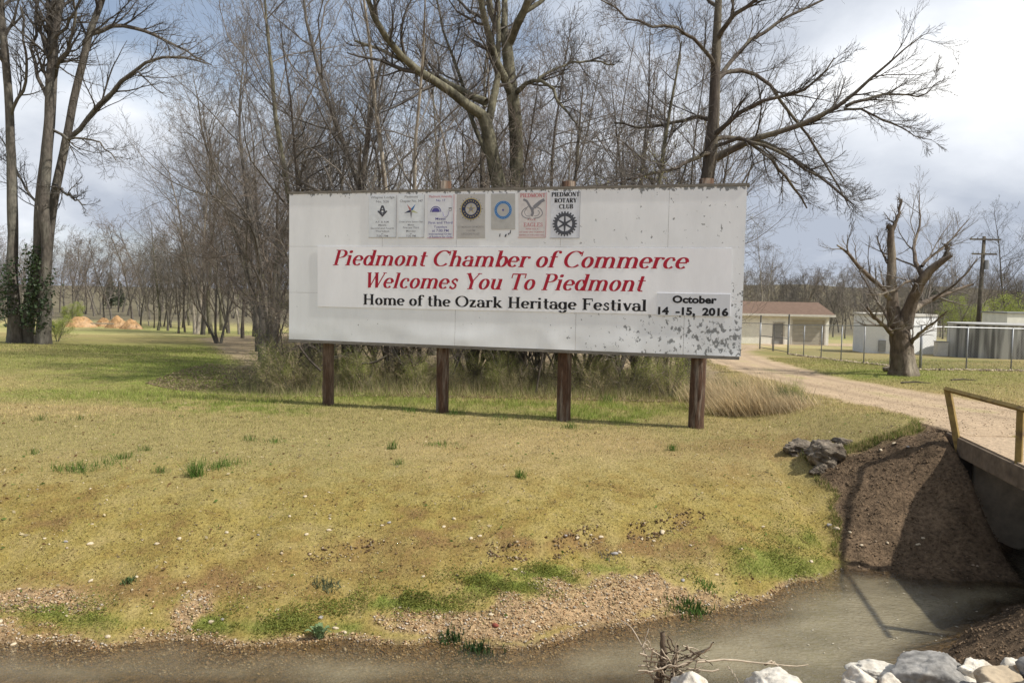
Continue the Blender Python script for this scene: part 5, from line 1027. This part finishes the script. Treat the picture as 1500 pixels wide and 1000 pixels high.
# concrete rubble at the corner of the bank
for i, (px_, py_, w_, h_, lb) in enumerate([(1170,664,52,.42,'dark broken concrete lump at left of the rubble on the bank corner'),(1215,675,62,.62,'larger brown rubble lump right of the dark concrete lump'),(1240,652,36,.2,'flat rubble piece on top at the right'),(1202,694,26,.25,'small rubble chunk fallen below the large lump'),(1185,655,30,.2,'thin rubble slab between the two lumps')]):
    c_ = img2ground(px_, py_); wm_ = w_ / F_PX * c_.y / 2; V, Fq = rock(240 + i, 5, (wm_ * 1.1, wm_ * .9, h_ / 2), planes=20, rough=.24, cut=.55); o = link('concrete_rubble', mesh_np('concrete_rubble', V, Fq), M_conc); o.location = (c_.x, c_.y + .1, c_.z + h_ * .12); tag(o, lb, 'rubble', 'concrete rubble on the bank corner')
# pale stones lying in the moss
pm = []
for k in range(8): V, Fq = rock(400 + k, 2, (1, .75, .5), planes=9, rough=0, cut=.6); pm.append((V, Fq))
pmesh = {}
def stone_mesh(k, mt):
    if (k, mt.name) not in pmesh: m_ = mesh_np('stone', *pm[k]); m_.materials.append(mt); pmesh[(k, mt.name)] = m_
    return pmesh[(k, mt.name)]
M_peb = material('pale_pebble', (.50, .42, .30), var=.3, scale=3, bump=.2); M_peb2 = material('brown_pebble', (.33, .22, .14), var=.3, scale=3, bump=.2); M_peb3 = material('grey_pebble', (.30, .28, .27), var=.3, scale=3, bump=.2)
spots = [(96,795,6),(98,803,5),(132,798,8),(230,797,7),(263,789,9),(65,789,5),(332,780,6),(378,784,5),(449,783,6),(482,777,7),(483,760,5),(447,728,6),(482,722,4),(424,757,5),(570,766,6),(560,770,5),(665,761,6),(650,772,6),(135,768,4),(122,708,3),(132,716,4),(55,717,3),(200,845,6),(133,852,8),(270,855,5),(97,903,5),(0,912,9),(310,912,9),(326,908,7),(280,923,6),(158,935,8),(110,941,7),(20,945,8),(80,947,7),(115,948,5),(470,905,8),(492,922,9),(505,928,6),(620,845,6),(755,835,7),(765,838,5),(970,781,10),(900,812,9),(907,810,7),(1188,823,7),(1118,772,5),(1012,800,6),(845,790,8),(880,787,7),(828,785,5),(690,790,7),(703,786,6),(865,788,5),(940,790,6),(958,792,5),(1085,805,6),(1000,850,7),(1050,842,6),(930,846,7),(780,912,8),(720,902,9),(640,905,7),(960,880,7),(1215,770,9),(1226,776,8),(1300,795,5),(1345,800,7),(1352,790,5),(1290,660,6),(1310,650,6),(1330,655,5),(1245,780,6),(1262,800,5),(725,917,10)]
for i, (a_, b_, w_) in enumerate(spots):
    c_ = img2ground(a_, b_); mt = M_rock_t if i in (1,) else (M_peb if i % 7 else M_peb3)
    if i == len(spots) - 1: mt = material('red_brick', (.22, .06, .04), var=.3, scale=10, bump=.3)
    lb = 'pale stone lying in the mossy grass of the bank'; gp = 'pale stones in the mossy bank'
    if b_ > 900: lb, gp = 'pale stone lying along the water margin', 'stones along the water margin'
    if a_ > 1200: lb, gp = 'small stone lying on the bare dark bank', 'stones on the dark bank'
    if i == len(spots) - 1: lb, gp = 'dark red brick fragment on the gravel bar', None
    o = link('stone', stone_mesh(i % 8, mt), None); s_ = w_ / F_PX * c_.y * .62; o.scale = (s_, s_ * .9, s_); o.rotation_euler = (0, 0, i * 2.1); o.location = (c_.x, c_.y, c_.z + s_ * .12); tag(o, lb, 'stone', gp)
def scatter(name, label, X, Y, size, cols, g, mats=None, sink=.2, sub=1, kind='stuff'):
    V0, F0 = IC[1] if sub == 1 else IC[2]; V0 = np.array([(1,0,0),(-1,0,0),(0,1,0),(0,-1,0),(0,0,1),(0,0,-1)], float) if sub == 0 else V0
    F0 = np.array([(0,2,4),(2,1,4),(1,3,4),(3,0,4),(2,0,5),(1,2,5),(3,1,5),(0,3,5)]) if sub == 0 else F0
    n = len(X); s_ = size[:, None] * (.6 + .8 * g.random((n, 3))) * np.array([1, 1, .65]); a = g.random(n) * 6.28; b = g.normal(size=n) * .5
    W0 = V0[None] * (1 + .25 * g.normal(size=(n, len(V0), 1))) * s_[:, None]
    ca, sa = np.cos(a)[:, None], np.sin(a)[:, None]; xr = W0[..., 0] * ca - W0[..., 1] * sa; yr = W0[..., 0] * sa + W0[..., 1] * ca; zr = W0[..., 2] + xr * np.sin(b)[:, None] * .6
    Z = terrain(X, Y) + size * (.5 - sink); V = np.stack([xr + X[:, None], yr + Y[:, None], zr + Z[:, None]], -1).reshape(-1, 3); Fq = (F0[None] + (np.arange(n) * len(V0))[:, None, None]).reshape(-1, 3)
    return tag(link(name, mesh_np(name, V, Fq, col=np.repeat(cols, len(V0), 0)), M_stone), label, None, None, kind)
M_stone = material('loose_stone', (0, 0, 0), attr='col', var=.25, scale=30, bump=.3, spec=.2)
x, y = sample(420000, 8.2, 15); d_ = y - y_far(x); px_, py_ = proj(x, y, terrain(x, y, False)); Mg = masks(x, y)
k = (Mg['gravel'] + .5 * Mg['n'] + .4 * Mg['nn'] > .5) & (d_ > -.7) & (Mg['dirt'] < .3) & (Mg['green'] < .6); idx = np.where(k)[0][:23000]; x, y, d_ = x[idx], y[idx], d_[idx]; n = len(x)
cc = np.where(g.random((n, 1)) < .5, np.array((.46, .34, .20)), np.where(g.random((n, 1)) < .6, np.array((.30, .18, .09)), np.array((.50, .43, .34)))) * (.5 + .7 * g.random((n, 1))); cc = cc * np.where(d_ < .05, .8, 1)[:, None]
scatter('gravel', 'pale and orange creek gravel washed up along the water', x, y, .0055 + .017 * g.random(n) ** 2.8, cc, g, sub=0)
x, y = sample(160000, 9, 16); Mg = masks(x, y); k = np.where((Mg['d'] > .1) & (Mg['dirt'] < .2) & (Mg['road'] < .3) & (g.random(len(x)) < .02 + .1 * Mg['soil']))[0][:5200]; x, y = x[k], y[k]; n = len(x)
cc = np.where(g.random((n, 1)) < .55, np.array((.50, .42, .28)), np.array((.18, .12, .075))) * (.6 + .6 * g.random((n, 1))); scatter('scattered_pebbles', 'small pebbles and crumbs of soil strewn through the moss', x, y, .005 + .013 * g.random(n) ** 3, cc, g, sub=0)
x, y = sample(90000, 9.4, 17.5); Mg = masks(x, y); k = np.where((Mg['d'] > .25) & (Mg['dirt'] < .2) & (Mg['road'] < .3) & (Mg['gravel'] < .35) & (g.random(len(x)) < .1 + .9 * Mg['moss']) & (fnoise(x, y, .25, 190, 3) > .35 + .3 * g.random(len(x))))[0][:17000]; x, y = x[k], y[k]; n = len(x)
cc = np.where(g.random((n, 1)) < .6, MOSS * .8 + np.array((.02, .015, .03)), SOIL * .6) * (.5 + .7 * g.random((n, 1))); scatter('moss_cushions', 'low yellow green moss cushions over the bank', x, y, .006 + .010 * g.random(n) ** 2, cc, g, sub=0, sink=.45)
x = np.concatenate([-.3 + 3.4 * g.random(1500), -3.0 + 1.4 * g.random(250)]); x = x[fnoise(x, x * 0, .5, 195, 3) > .42]; dl_ = 1.75 + 0.25 * (vnoise(x, x * 0, 0.7, 9) - 0.5) + 0.05 * x; y = y_far(x) + dl_ - .03 + .07 * g.normal(size=len(x)); n = len(x)
cc = np.where(g.random((n, 1)) < .25, np.array((.34, .27, .18)), np.array((.12, .075, .04))) * (.5 + .8 * g.random((n, 1))); scatter('ledge_crumbs', 'dark crumbling soil and small stones along the eroded ledge', x, y, .008 + .022 * g.random(n) ** 4, cc, g, sub=0, sink=.3)
x = 4.2 + 6 * g.random(90000); y = 7.2 + 9 * g.random(90000); k = np.where((dirt_mask(x, y) > .5) & ((y > y_far(x) + .02) | (y < y_near(x))))[0][:20000]; x, y = x[k], y[k]; n = len(x)
cc = BANK * (.5 + 1.1 * g.random((n, 1))) + np.array((.16, .13, .10)) * (g.random((n, 1)) > .97); scatter('dirt_clods', 'crumbled dark clods of soil on the bare bank', x, y, .005 + .02 * g.random(n) ** 5, cc, g, sub=0, sink=.35)
# pale road gravel and the rubble line along the fence
x = 6.5 + 7 * g.random(26000); y = 13 + 12 * g.random(26000); k = np.where((road_mask(x, y) > .2))[0][:6000]; x, y = x[k], y[k]; n = len(x); scatter('road_gravel', 'loose pale gravel on the dirt road', x, y, .004 + .014 * g.random(n) ** 3, ROAD * (.7 + .6 * g.random((n, 1))), g, sub=0)
n = 70; x = 3.2 + 3.8 * g.random(n); y = 8.6 + 2.4 * g.random(n); k = (y < y_far(x) - .15) & (y > y_near(x) + .15); x, y = x[k], y[k]; n = len(x); s_ = .008 + .016 * g.random((n, 1)) ** 2; c_ = np.stack([x, y, np.full(n, WZ + .008)], 1); a = unit(g.normal(size=(n, 3)) * np.array([1, 1, .02])); b = np.cross(a, np.array([0, 0, 1.]))
V = np.stack([c_ - a * s_, c_ - b * s_ * .6, c_ + a * s_, c_ + b * s_ * .6], 1).reshape(-1, 3); tag(link('floating_flecks', mesh_np('floating_flecks', V, np.arange(4 * n).reshape(-1, 4), col=np.tile(np.array((.55, .5, .4)), (4 * n, 1))), M_blade), 'pale flecks of leaf and foam drifting on the creek', None, None, 'stuff')
# ---- driftwood
M_drift = material('driftwood', (.40, .33, .25), var=.4, scale=10, bump=.4, stretch=(1, 1, 1)); M_drift_d = material('wet_driftwood', (.12, .09, .065), var=.5, scale=10, bump=.8)
o0 = at_y(978, 985, 7.25); e = empty('driftwood_tangle', o0); tag(e, 'tangle of bleached sticks and root wad caught by the near boulders', 'driftwood'); gg = np.random.default_rng(8)
def stick(pts, w, mt, parent=e, name='stick', y0=7.25):
    Q = smooth_poly([tuple(at_y(a, b, y0 + dy) - o0) for a, b, dy in pts], 10); Q[1:-1] += gg.normal(size=(8, 3)) * .006; R = np.linspace(w, w * .45, 10)
    V, Fq = tubes(Q[None], R[None], 7); return link(name, mesh_np(name, V, Fq, True), mt, parent)
stick([(965,1000,0),(972,960,0),(970,925,0)], .05, M_drift_d, name='stump'); stick([(985,1005,.1),(988,970,.1),(992,945,.1)], .035, M_drift_d, name='stump')
for pts, w in [([(957,995,0),(945,965,0),(936,935,.1),(925,915,.2),(910,908,.3)], .009), ([(943,960,0),(942,945,.05),(950,920,.1)], .008), ([(1000,975,0),(1015,965,0),(1030,955,-.1),(1040,945,-.2),(1045,940,-.3)], .014), ([(1020,969,0),(1060,965,.1),(1100,968,.2),(1130,973,.3),(1170,974,.4),(1184,973,.45)], .011), ([(1120,972,.3),(1132,968,.3),(1141,975,.3)], .014), ([(935,975,0),(960,976,0),(985,985,0)], .008), ([(952,958,0),(975,955,0),(1010,965,0)], .007), ([(1000,945,0),(1020,950,.1),(1040,965,.2)], .006), ([(1065,975,-.2),(1075,985,-.3),(1083,1000,-.4)], .006), ([(985,1000,-.1),(990,960,-.1),(991,940,-.1)], .01)]:
    stick(pts, w, M_drift)
for k in range(46):
    a_, b_ = 950 + 75 * gg.random(), 945 + 55 * gg.random(); an = gg.random() * 3.14; l = 14 + 26 * gg.random(); stick([(a_ - l * math.cos(an) , b_ - l * .5 * math.sin(an), -.1), (a_, b_, -.15 + .1 * gg.random()), (a_ + l * math.cos(an), b_ + l * .5 * math.sin(an), .1)], .005 + .004 * gg.random(), M_drift if k % 3 else M_drift_d, name='twig')
# algae under the surface
# ------------------------------------------------------------------ bridge
M_bconc = material('weathered_concrete', (.13, .115, .095), var=.45, scale=4, bump=.5, patch=((.07, .06, .05), 1.3, .45, .65)); M_rail = material('rusty_painted_steel', (.25, .175, .06), var=.3, scale=9, bump=.3, patch=((.12, .075, .04), 7, .52, .75))
M_abut = material('abutment_concrete', (.50, .43, .33), var=.4, scale=3, bump=.5, patch=((.26, .22, .16), 1.3, .45, .65)); e = empty('road_bridge', (7.6, 13.2, .33), math.radians(-10.4)); tag(e, 'low concrete road bridge over the creek at the right', 'bridge')
XA = 0.0
MB().box(.062, -4.4, .02, 4.7, .35, .32).build('deck', M_bconc, e, bevel=.02)
MB().box(-.10, -4.35, .012, .06, .3, .32).build('edge_beam', material('beam_concrete', (.16, .12, .085), var=.5, scale=5, bump=.4), e, bevel=.015)
MB().box(-.14, -.36, -2.2, .119, .15, .009).build('wing_wall', M_bconc, e, bevel=.02)
MB().box(.12, -.42, -2.2, 4.7, .1, .018).build('abutment', M_abut, e, bevel=.02)
MB().box(.12, -4.4, -2.2, 4.7, -3.3, .018).build('abutment', M_bconc, e, bevel=.02)
sheet = MB().box(-.05, -4.4, .322, 4.7, .33, .345).build('road_surface', material('packed_gravel', (.40, .30, .20), var=.5, scale=22, bump=.9), e)
e = empty('bridge_railing', (7.55, 13.1, .3)); tag(e, 'rusty ochre steel handrail with leaning end post on the bridge edge', 'railing')
pA = at_y(1405, 662, 13.0); tA = at_y(1388, 570, 13.15); ox, oy, oz = e.location
def loc_(p): return (p.x - ox, p.y - oy, p.z - oz)
zr = tA.z
MB().tube([loc_(pA), loc_(tA)], .068, 4).build('post', M_rail, e, bevel=.006)
for yb in (10.95, 8.7):
    xb = (yb - 13.2) * .184 + .02; MB().tube([(xb + .02, yb - oy, .06), (xb, yb - oy, zr - oz)], .06, 4).build('post', M_rail, e, bevel=.006)
V, Fq = tubes(np.array([[(tA.x - ox - .02, tA.y - oy + .03, zr - oz), (-.03 - .40, 10.95 - oy, zr - oz), (-.03 - .87, 8.4 - oy, zr - oz)]]), np.full((1, 3), .042), 4)
mb = MB(); mb.add(V.tolist(), Fq.tolist()); mb.build('top_bar', M_rail, e)
# ------------------------------------------------------------------ buildings
def wall_xy(px0, px1, y0, y1=None): return at_y(px0, 500, y0), at_y(px1, 500, y1 or y0)
M_white = material('white_block_wall', (.78, .76, .68), var=.14, scale=1.5, bump=.2, bdist=.01); M_roof = material('brown_shingles', (.15, .098, .07), var=.3, scale=4, stretch=(1, 1, 3), bump=.4)
M_gdoor = material('beige_door', (.38, .35, .28), var=.15, scale=2, bump=.1); M_door = material('grey_door', (.25, .25, .24), var=.2, scale=3, bump=.1); M_fascia = material('white_fascia', (.55, .52, .46), var=.2, scale=3, bump=.1)
Yb = 68; A_ = at_y(1213, 508, Yb); Bx = at_y(1062, 508, Yb); zg = gz(A_.x, Yb) ; L_ = A_.x - Bx.x; Hh = at_y(1200, 463, Yb).z - zg
e = empty('low_building', (Bx.x, Yb, zg)); tag(e, 'long low white building with brown shingled roof and beige garage door', 'building')
def bx(px): return at_y(px, 500, Yb).x - Bx.x
holes = [(bx(1133), bx(1147), 0, 1.85), (bx(1160), bx(1207), 0, Hh - .35)]
mb = MB(); xs = [0] + [v for h_ in holes for v in h_[:2]] + [L_]
for a_, b_ in ((0, 1), (2, 3), (4, 5)): mb.box(xs[a_], 0, -.4, xs[b_], .2, Hh)
for h_ in holes: mb.box(h_[0], 0, h_[3], h_[1], .2, Hh)
mb.box(L_ - .2, .2, -.4, L_, 7, Hh); mb.box(0, .2, -.4, .2, 7, Hh); mb.box(.2, 6.8, -.4, L_ - .2, 7, Hh); mb.build('wall', M_white, e)
mb = MB().box(holes[0][0], .08, 0, holes[0][1], .13, holes[0][3]).build('door', M_door, e); MB().box(holes[0][1] - .14, .04, .9, holes[0][1] - .08, .08, 1.0).build('handle', M_fascia, mb)
for h_ in holes: MB().box(h_[0] - .12, -.03, 0, h_[0] - .003, -.002, h_[3] + .1).box(h_[1] + .003, -.03, 0, h_[1] + .12, -.002, h_[3] + .1).box(h_[0] - .002, -.03, h_[3] + .002, h_[1] + .002, -.002, h_[3] + .1).build('frame', M_fascia, e)
gd = empty('garage_door', (0, 0, 0)); gd.parent = e; hd = holes[1][3] / 6
for k in range(6): MB().box(holes[1][0] + .01, .10, k * hd + .008, holes[1][1] - .01, .15, (k + 1) * hd - .008).build('panel', M_gdoor, gd, bevel=.006)
Rh = at_y(1150, 444, Yb + 3.5).z - zg - Hh
mb = MB(); ov = .5; mb.add([(-.5, -ov, Hh), (L_ + .35, -ov, Hh), (L_ + .35, 3.5, Hh + Rh), (-.5, 3.5, Hh + Rh), (-.5, 7 + ov, Hh), (L_ + .35, 7 + ov, Hh)] + [(-.5, -ov, Hh + .12), (L_ + .35, -ov, Hh + .12), (L_ + .35, 3.5, Hh + Rh + .12), (-.5, 3.5, Hh + Rh + .12), (-.5, 7 + ov, Hh + .12), (L_ + .35, 7 + ov, Hh + .12)],
  [(0, 3, 2, 1), (3, 4, 5, 2), (6, 7, 8, 9), (9, 8, 11, 10), (0, 1, 7, 6), (4, 10, 11, 5), (1, 2, 8, 7), (2, 5, 11, 8), (0, 6, 9, 3), (3, 9, 10, 4)]); mb.build('roof', M_roof, e)
MB().add([(L_ - .2, .0, Hh + .003), (L_ - .2, 7, Hh + .003), (L_ - .2, 3.5, Hh + Rh - .1)], [(0, 1, 2)]).build('gable', M_white, e); MB().box(-.5, -ov - .04, Hh - .06, L_ + .35, -ov - .003, Hh + .13).build('fascia', M_fascia, e)
# white block shed turned a little
Ys = 53; c_ = at_y(1338, 512, Ys - 1.4); l_ = at_y(1264, 512, Ys); r_ = at_y(1372, 512, Ys); zg = gz(c_.x, Ys); Hs = at_y(1340, 461, Ys).z - zg
e = empty('white_shed', (l_.x, Ys, zg)); tag(e, 'small plain white flat roofed block shed behind the broken tree', 'shed')
fp = [(0, 0), (c_.x - l_.x - 1.2, -1.3), (r_.x - l_.x, .1), (r_.x - l_.x - 1.8, 3.4), (.6, 3)]
def prism(fp_, z0, z1): n = len(fp_); return MB().add([(x, y, z0) for x, y in fp_] + [(x, y, z1) for x, y in fp_], [tuple(range(n))[::-1], tuple(range(n, 2 * n))] + [(i, (i + 1) % n, n + (i + 1) % n, n + i) for i in range(n)])
prism(fp, -.4, Hs - .1).build('wall', material('white_render', (.82, .82, .80), var=.08, scale=1.5, bump=.1), e); cx_, cy_ = 2.4, .8
prism([(cx_ + (x - cx_) * 1.03, cy_ + (y - cy_) * 1.05) for x, y in fp], Hs - .098, Hs + .05).build('roof', M_fascia, e)
hx = fp[1][0] * .62; hy = fp[1][1] * .62; MB().box(hx - .28, hy - .14, .15, hx + .28, hy + .02, .9).build('meter_box', M_door, e)
p = at_y(1104, 512, 52); 
p = at_y(1382, 500, 50); z_ = gz(p.x, 50); p2 = at_y(1382, 501, 50)
e = empty('utility_cabinet', (p.x, 50, z_)); tag(e, 'small white utility cabinet between the shed and the stained tank', 'cabinet'); hc_ = max(.7, at_y(1382, 501, 50).z - z_); MB().box(-.34, 0, 0, .30, .5, hc_).build('case', M_fascia, e, bevel=.02); MB().box(-.37, -.04, hc_ + .002, .33, .54, hc_ + .05).build('lid', M_door, e)
# stained round tank
Yt = 48; cxp = at_y(1500, 500, Yt); zg = gz(cxp.x, Yt); rt_ = cxp.x - at_y(1421, 500, Yt).x; Ht = at_y(1440, 477, Yt - 1).z - zg
m = bpy.data.materials.new('stained_tank'); m.use_nodes = True; t = m.node_tree; lk = t.links.new; P = t.nodes['Principled BSDF']; tcn = t.nodes.new('ShaderNodeTexCoord'); mp = t.nodes.new('ShaderNodeMapping'); mp.inputs[3].default_value = (1, 1, .07); lk(tcn.outputs['Object'], mp.inputs[0]); no = t.nodes.new('ShaderNodeTexNoise'); no.inputs['Scale'].default_value = 2.2; no.inputs['Detail'].default_value = 6; lk(mp.outputs[0], no.inputs['Vector'])
cr = t.nodes.new('ShaderNodeValToRGB'); cr.color_ramp.elements[0].position = .42; cr.color_ramp.elements[0].color = (.10, .095, .085, 1); cr.color_ramp.elements[1].position = .58; cr.color_ramp.elements[1].color = (.50, .49, .45, 1); lk(no.outputs[0], cr.inputs[0]); lk(cr.outputs[0], P.inputs['Base Color']); P.inputs['Roughness'].default_value = .85
e = empty('storage_tank', (cxp.x, Yt + rt_ * .6, zg)); tag(e, 'low round concrete tank streaked with dark vertical stains', 'tank')
ring = lambda r, n=48: [(r * math.cos(i * 2 * math.pi / n), r * .85 * math.sin(i * 2 * math.pi / n)) for i in range(n)]
prism(ring(rt_), -.4, Ht).build('wall', m, e, smooth=False); prism(ring(rt_ * 1.015), Ht + .002, Ht + .07).build('rim', material('tank_rim', (.36, .35, .33), var=.3, scale=3), e)
Yh = 56; a_ = at_y(1476, 457, Yh); zg2 = gz(a_.x, Yh); e = empty('pump_house', (a_.x, Yh, zg2)); tag(e, 'white flat topped pump house rising behind the stained tank', 'building'); hp = a_.z - zg2; MB().box(0, 0, -.4, 4, 3, hp - .1).build('wall', M_white, e); MB().box(-.08, -.08, hp - .098, 4.08, 3.08, hp).build('roof', M_door, e)
# ---- chain link fence
M_galv = material('galvanised_steel', (.30, .31, .32), var=.25, scale=6, bump=.1, metallic=.5, rough=.5); M_gate = material('dark_gate_pipe', (.10, .10, .10), var=.25, scale=6, bump=.1, rough=.6)
def fp_(px, py, h=1.83):   # point where a fence post of height h stands
    return img2ground(px, py)
corner = at_y(1348, 535, 33.2); leftend = at_y(1075, 506, 60); gate0 = at_y(1154, 516, 49.5); gate1 = at_y(1113, 509, 56); rightend = at_y(1545, 536, 34.5)
e = empty('chain_link_fence', (corner.x, corner.y, gz(corner.x, corner.y))); tag(e, 'long galvanised chain link fence in front of the white sheds', 'fence')
ctr = e.location.copy()
def top_z(x, y): return gz(x, y) + 1.83
def seg_posts(a, b, n, skip0=False):
    for k in range(n + 1):
        if k == 0 and skip0: continue
        x, y = a.x + (b.x - a.x) * k / n, a.y + (b.y - a.y) * k / n; z0 = gz(x, y); big = (k in (0, n)); MB().tube([(x - ctr.x, y - ctr.y, z0 - .2 - ctr.z), (x - ctr.x, y - ctr.y, z0 + 1.86 - ctr.z)], .055 if big else .03, 6).build('post', M_galv, e, smooth=True)
def mesh_span(a, b):
    Ln = math.hypot(b.x - a.x, b.y - a.y); n = int((Ln + 1.8) / .14); P_ = []
    ux, uy = (b.x - a.x) / Ln, (b.y - a.y) / Ln; za, zb = gz(a.x, a.y), gz(b.x, b.y)
    for s_ in (1, -1):
        for k in range(n):
            s0 = k * .14 - (1.8 if s_ == 1 else 0); s1 = s0 + 1.8 * s_ if s_ == 1 else s0 - 1.8
            h0, h1 = .04, 1.82
            if s0 < 0 or s0 > Ln: 
                c0 = min(max(s0, 0), Ln); h0 += (c0 - s0) / (s1 - s0) * 1.78; s0 = c0
            if s1 < 0 or s1 > Ln: c1 = min(max(s1, 0), Ln); h1 = 1.82 - abs(s1 - c1) / 1.8 * 1.78; s1 = c1
            if abs(s1 - s0) < .05: continue
            gz0 = za + (zb - za) * s0 / Ln; gz1 = za + (zb - za) * s1 / Ln
            P_.append([(a.x + ux * s0 - ctr.x, a.y + uy * s0 - ctr.y, gz0 + h0 - ctr.z), (a.x + ux * s1 - ctr.x, a.y + uy * s1 - ctr.y, gz1 + h1 - ctr.z)])
    V, Fq = tubes(np.array(P_), np.full((len(P_), 2), .0022), 3); tag(link('wire_mesh', mesh_np('wire_mesh', V, Fq), M_galv, e), kind='stuff')
    x0 = (a.x - ctr.x, a.y - ctr.y, za + 1.83 - ctr.z); x1 = (b.x - ctr.x, b.y - ctr.y, zb + 1.83 - ctr.z); MB().tube([x0, x1], .022, 5).build('top_rail', M_galv, e)
seg_posts(leftend, gate1, 1); seg_posts(gate0, corner, 6); seg_posts(corner, rightend, 3, True)
for a, b in ((leftend, gate1), (gate0, corner), (corner, rightend)): mesh_span(a, b)
e = empty('pipe_gate', (gate0.x, gate0.y, gz(gate0.x, gate0.y))); tag(e, 'dark pipe framed double gate in the chain link fence before the low building', 'gate'); dx, dy = gate1.x - gate0.x, gate1.y - gate0.y; dz = gz(gate1.x, gate1.y) - gz(gate0.x, gate0.y)
def gp(s_, h): return (dx * s_, dy * s_, dz * s_ + h)
for s_, h in ((0, 2.5), (1, 2.4), (.52, 1.85), (.48, 1.85)): MB().tube([gp(s_, -.1), gp(s_, h)], .05 if s_ in (0, 1) else .03, 6).build('post', M_gate, e)
for s0, s1 in ((.02, .47), (.53, .98)):
    for h in (.12, .95, 1.8): MB().tube([gp(s0, h), gp(s1, h)], .025, 5).build('rail', M_gate, e)
# rubble line along the fence
n = 1500; s_ = g.random(n); x = np.where(s_ < .6, gate0.x + (corner.x - gate0.x) * s_ / .6, corner.x + (rightend.x - corner.x) * (s_ - .6) / .4) + g.normal(size=n) * .12; y = np.where(s_ < .6, gate0.y + (corner.y - gate0.y) * s_ / .6, corner.y + (rightend.y - corner.y) * (s_ - .6) / .4) - .35 + g.normal(size=n) * .22
scatter('fence_rubble', 'line of small pale rubble stones along the foot of the fence', x, y, .03 + .05 * g.random(n), np.where(g.random((n, 1)) < .6, np.array((.45, .37, .26)), np.array((.16, .12, .09))) * (.6 + .6 * g.random((n, 1))), g, sub=0)
# utility pole
Yp = 60; b_ = at_y(1431, 505, Yp); t_ = at_y(1437, 346, Yp); z0 = gz(b_.x, Yp); e = empty('utility_pole', (b_.x, Yp, z0)); tag(e, 'dark wooden utility pole with two crossarms behind the tank', 'utility pole'); hp = t_.z - z0
MB().tube([(0, 0, -.3), (.05, 0, hp * .5), (.1, 0, hp)], [.19, .16, .12], 9).build('pole', M_bark_dark, e, smooth=True)
for h, l, nm in ((hp - .25, 1.15, 'crossarm'), (hp - 1.35, .95, 'crossarm')):
    o = MB().box(.1 - l, -.2, h - .06, .1 + l, -.1, h + .06).build('crossarm', M_bark_dark, e)
    for q_ in (-.9, -.5, .5, .9): MB().tube([(.1 + q_ * l, -.15, h + .062), (.1 + q_ * l, -.15, h + .2)], [.035, .02], 6).build('insulator', M_galv, o)
o = MB().tube([(.34, -.1, hp - 2.5), (.34, -.1, hp - 1.8)], .16, 10).build('transformer', M_galv, e)
# dirt mounds
M_mound = material('orange_dirt', (.40, .24, .115), var=.45, scale=3, bump=1, bdist=.15, patch=((.48, .33, .2), 1.2, .5, .7)); gm = np.random.default_rng(55)
for i, (px_, w_, h_, y_, lb) in enumerate([(118, 44, 15, 78, 'orange dirt mound at left, widest of the four'), (152, 26, 12, 80, 'low pale orange dirt mound with a board lying against it'), (172, 34, 14, 78, 'orange dirt mound with the highest right shoulder'), (192, 32, 12, 76, 'reddish dirt mound at the right end')]):
    p = at_y(px_, 471, y_); wm_ = w_ / F_PX * y_; hm = h_ / F_PX * y_ * 1.15; n_ = 40; A_, B_ = np.meshgrid(np.linspace(-1, 1, n_), np.linspace(-1, 1, n_), indexing='ij'); r_ = np.hypot(A_, B_); Zm = hm * np.clip(1 - r_ ** 1.7, 0, 1) * (1 + .5 * (fnoise(A_ * 3, B_ * 3, 1, 160 + i, 4) - .5)) + .12 * (fnoise(A_ * 9, B_ * 9, 1, 165 + i, 3) - .5) - .05
    V = np.stack([A_ * wm_ / 2 * 1.1, B_ * wm_ * .42, Zm], -1).reshape(-1, 3); ii, jj = np.meshgrid(np.arange(n_ - 1), np.arange(n_ - 1), indexing='ij'); Fq = np.stack([ii * n_ + jj, (ii + 1) * n_ + jj, (ii + 1) * n_ + jj + 1, ii * n_ + jj + 1], -1).reshape(-1, 4)
    o = link('dirt_mound', mesh_np('dirt_mound', V, Fq, True), M_mound); o.location = (p.x, y_, gz(p.x, y_)); tag(o, lb, 'dirt mound', 'orange dirt mounds')
p = at_y(150, 468, 76.5); tag(MB().box(-1.1, -.1, -.06, 1.1, .1, .06).build('board', M_drift), 'grey board lying against the low dirt mound', 'board').location = (p.x, 76.5, gz(p.x, 76.5) + .45)
# fallen sticks on the right lawn
for i, (a_, b_, l_, lb) in enumerate([(1342, 562, .5, 'dark stick lying on the grass in front of the broken tree'), (1412, 558, .45, 'forked dark stick on the right lawn')]):
    c_ = img2ground(a_, b_); Q = np.array([[(-l_, 0, .03), (0, .05, .06), (l_, 0, .03)]]); V, Fq = tubes(Q, np.array([[.03, .025, .01]]), 5); o = link('fallen_stick', mesh_np('fallen_stick', V, Fq, True), M_bark_dark); o.location = c_; tag(o, lb, 'stick')
c_ = img2ground(1303, 545); V, Fq = rock(77, 3, (.28, .2, .17), rough=.05); o = link('stone', mesh_np('stone', V, Fq), M_conc); o.location = (c_.x, c_.y, c_.z + .1); tag(o, 'dark lump at the foot of the broken tree', 'stone')
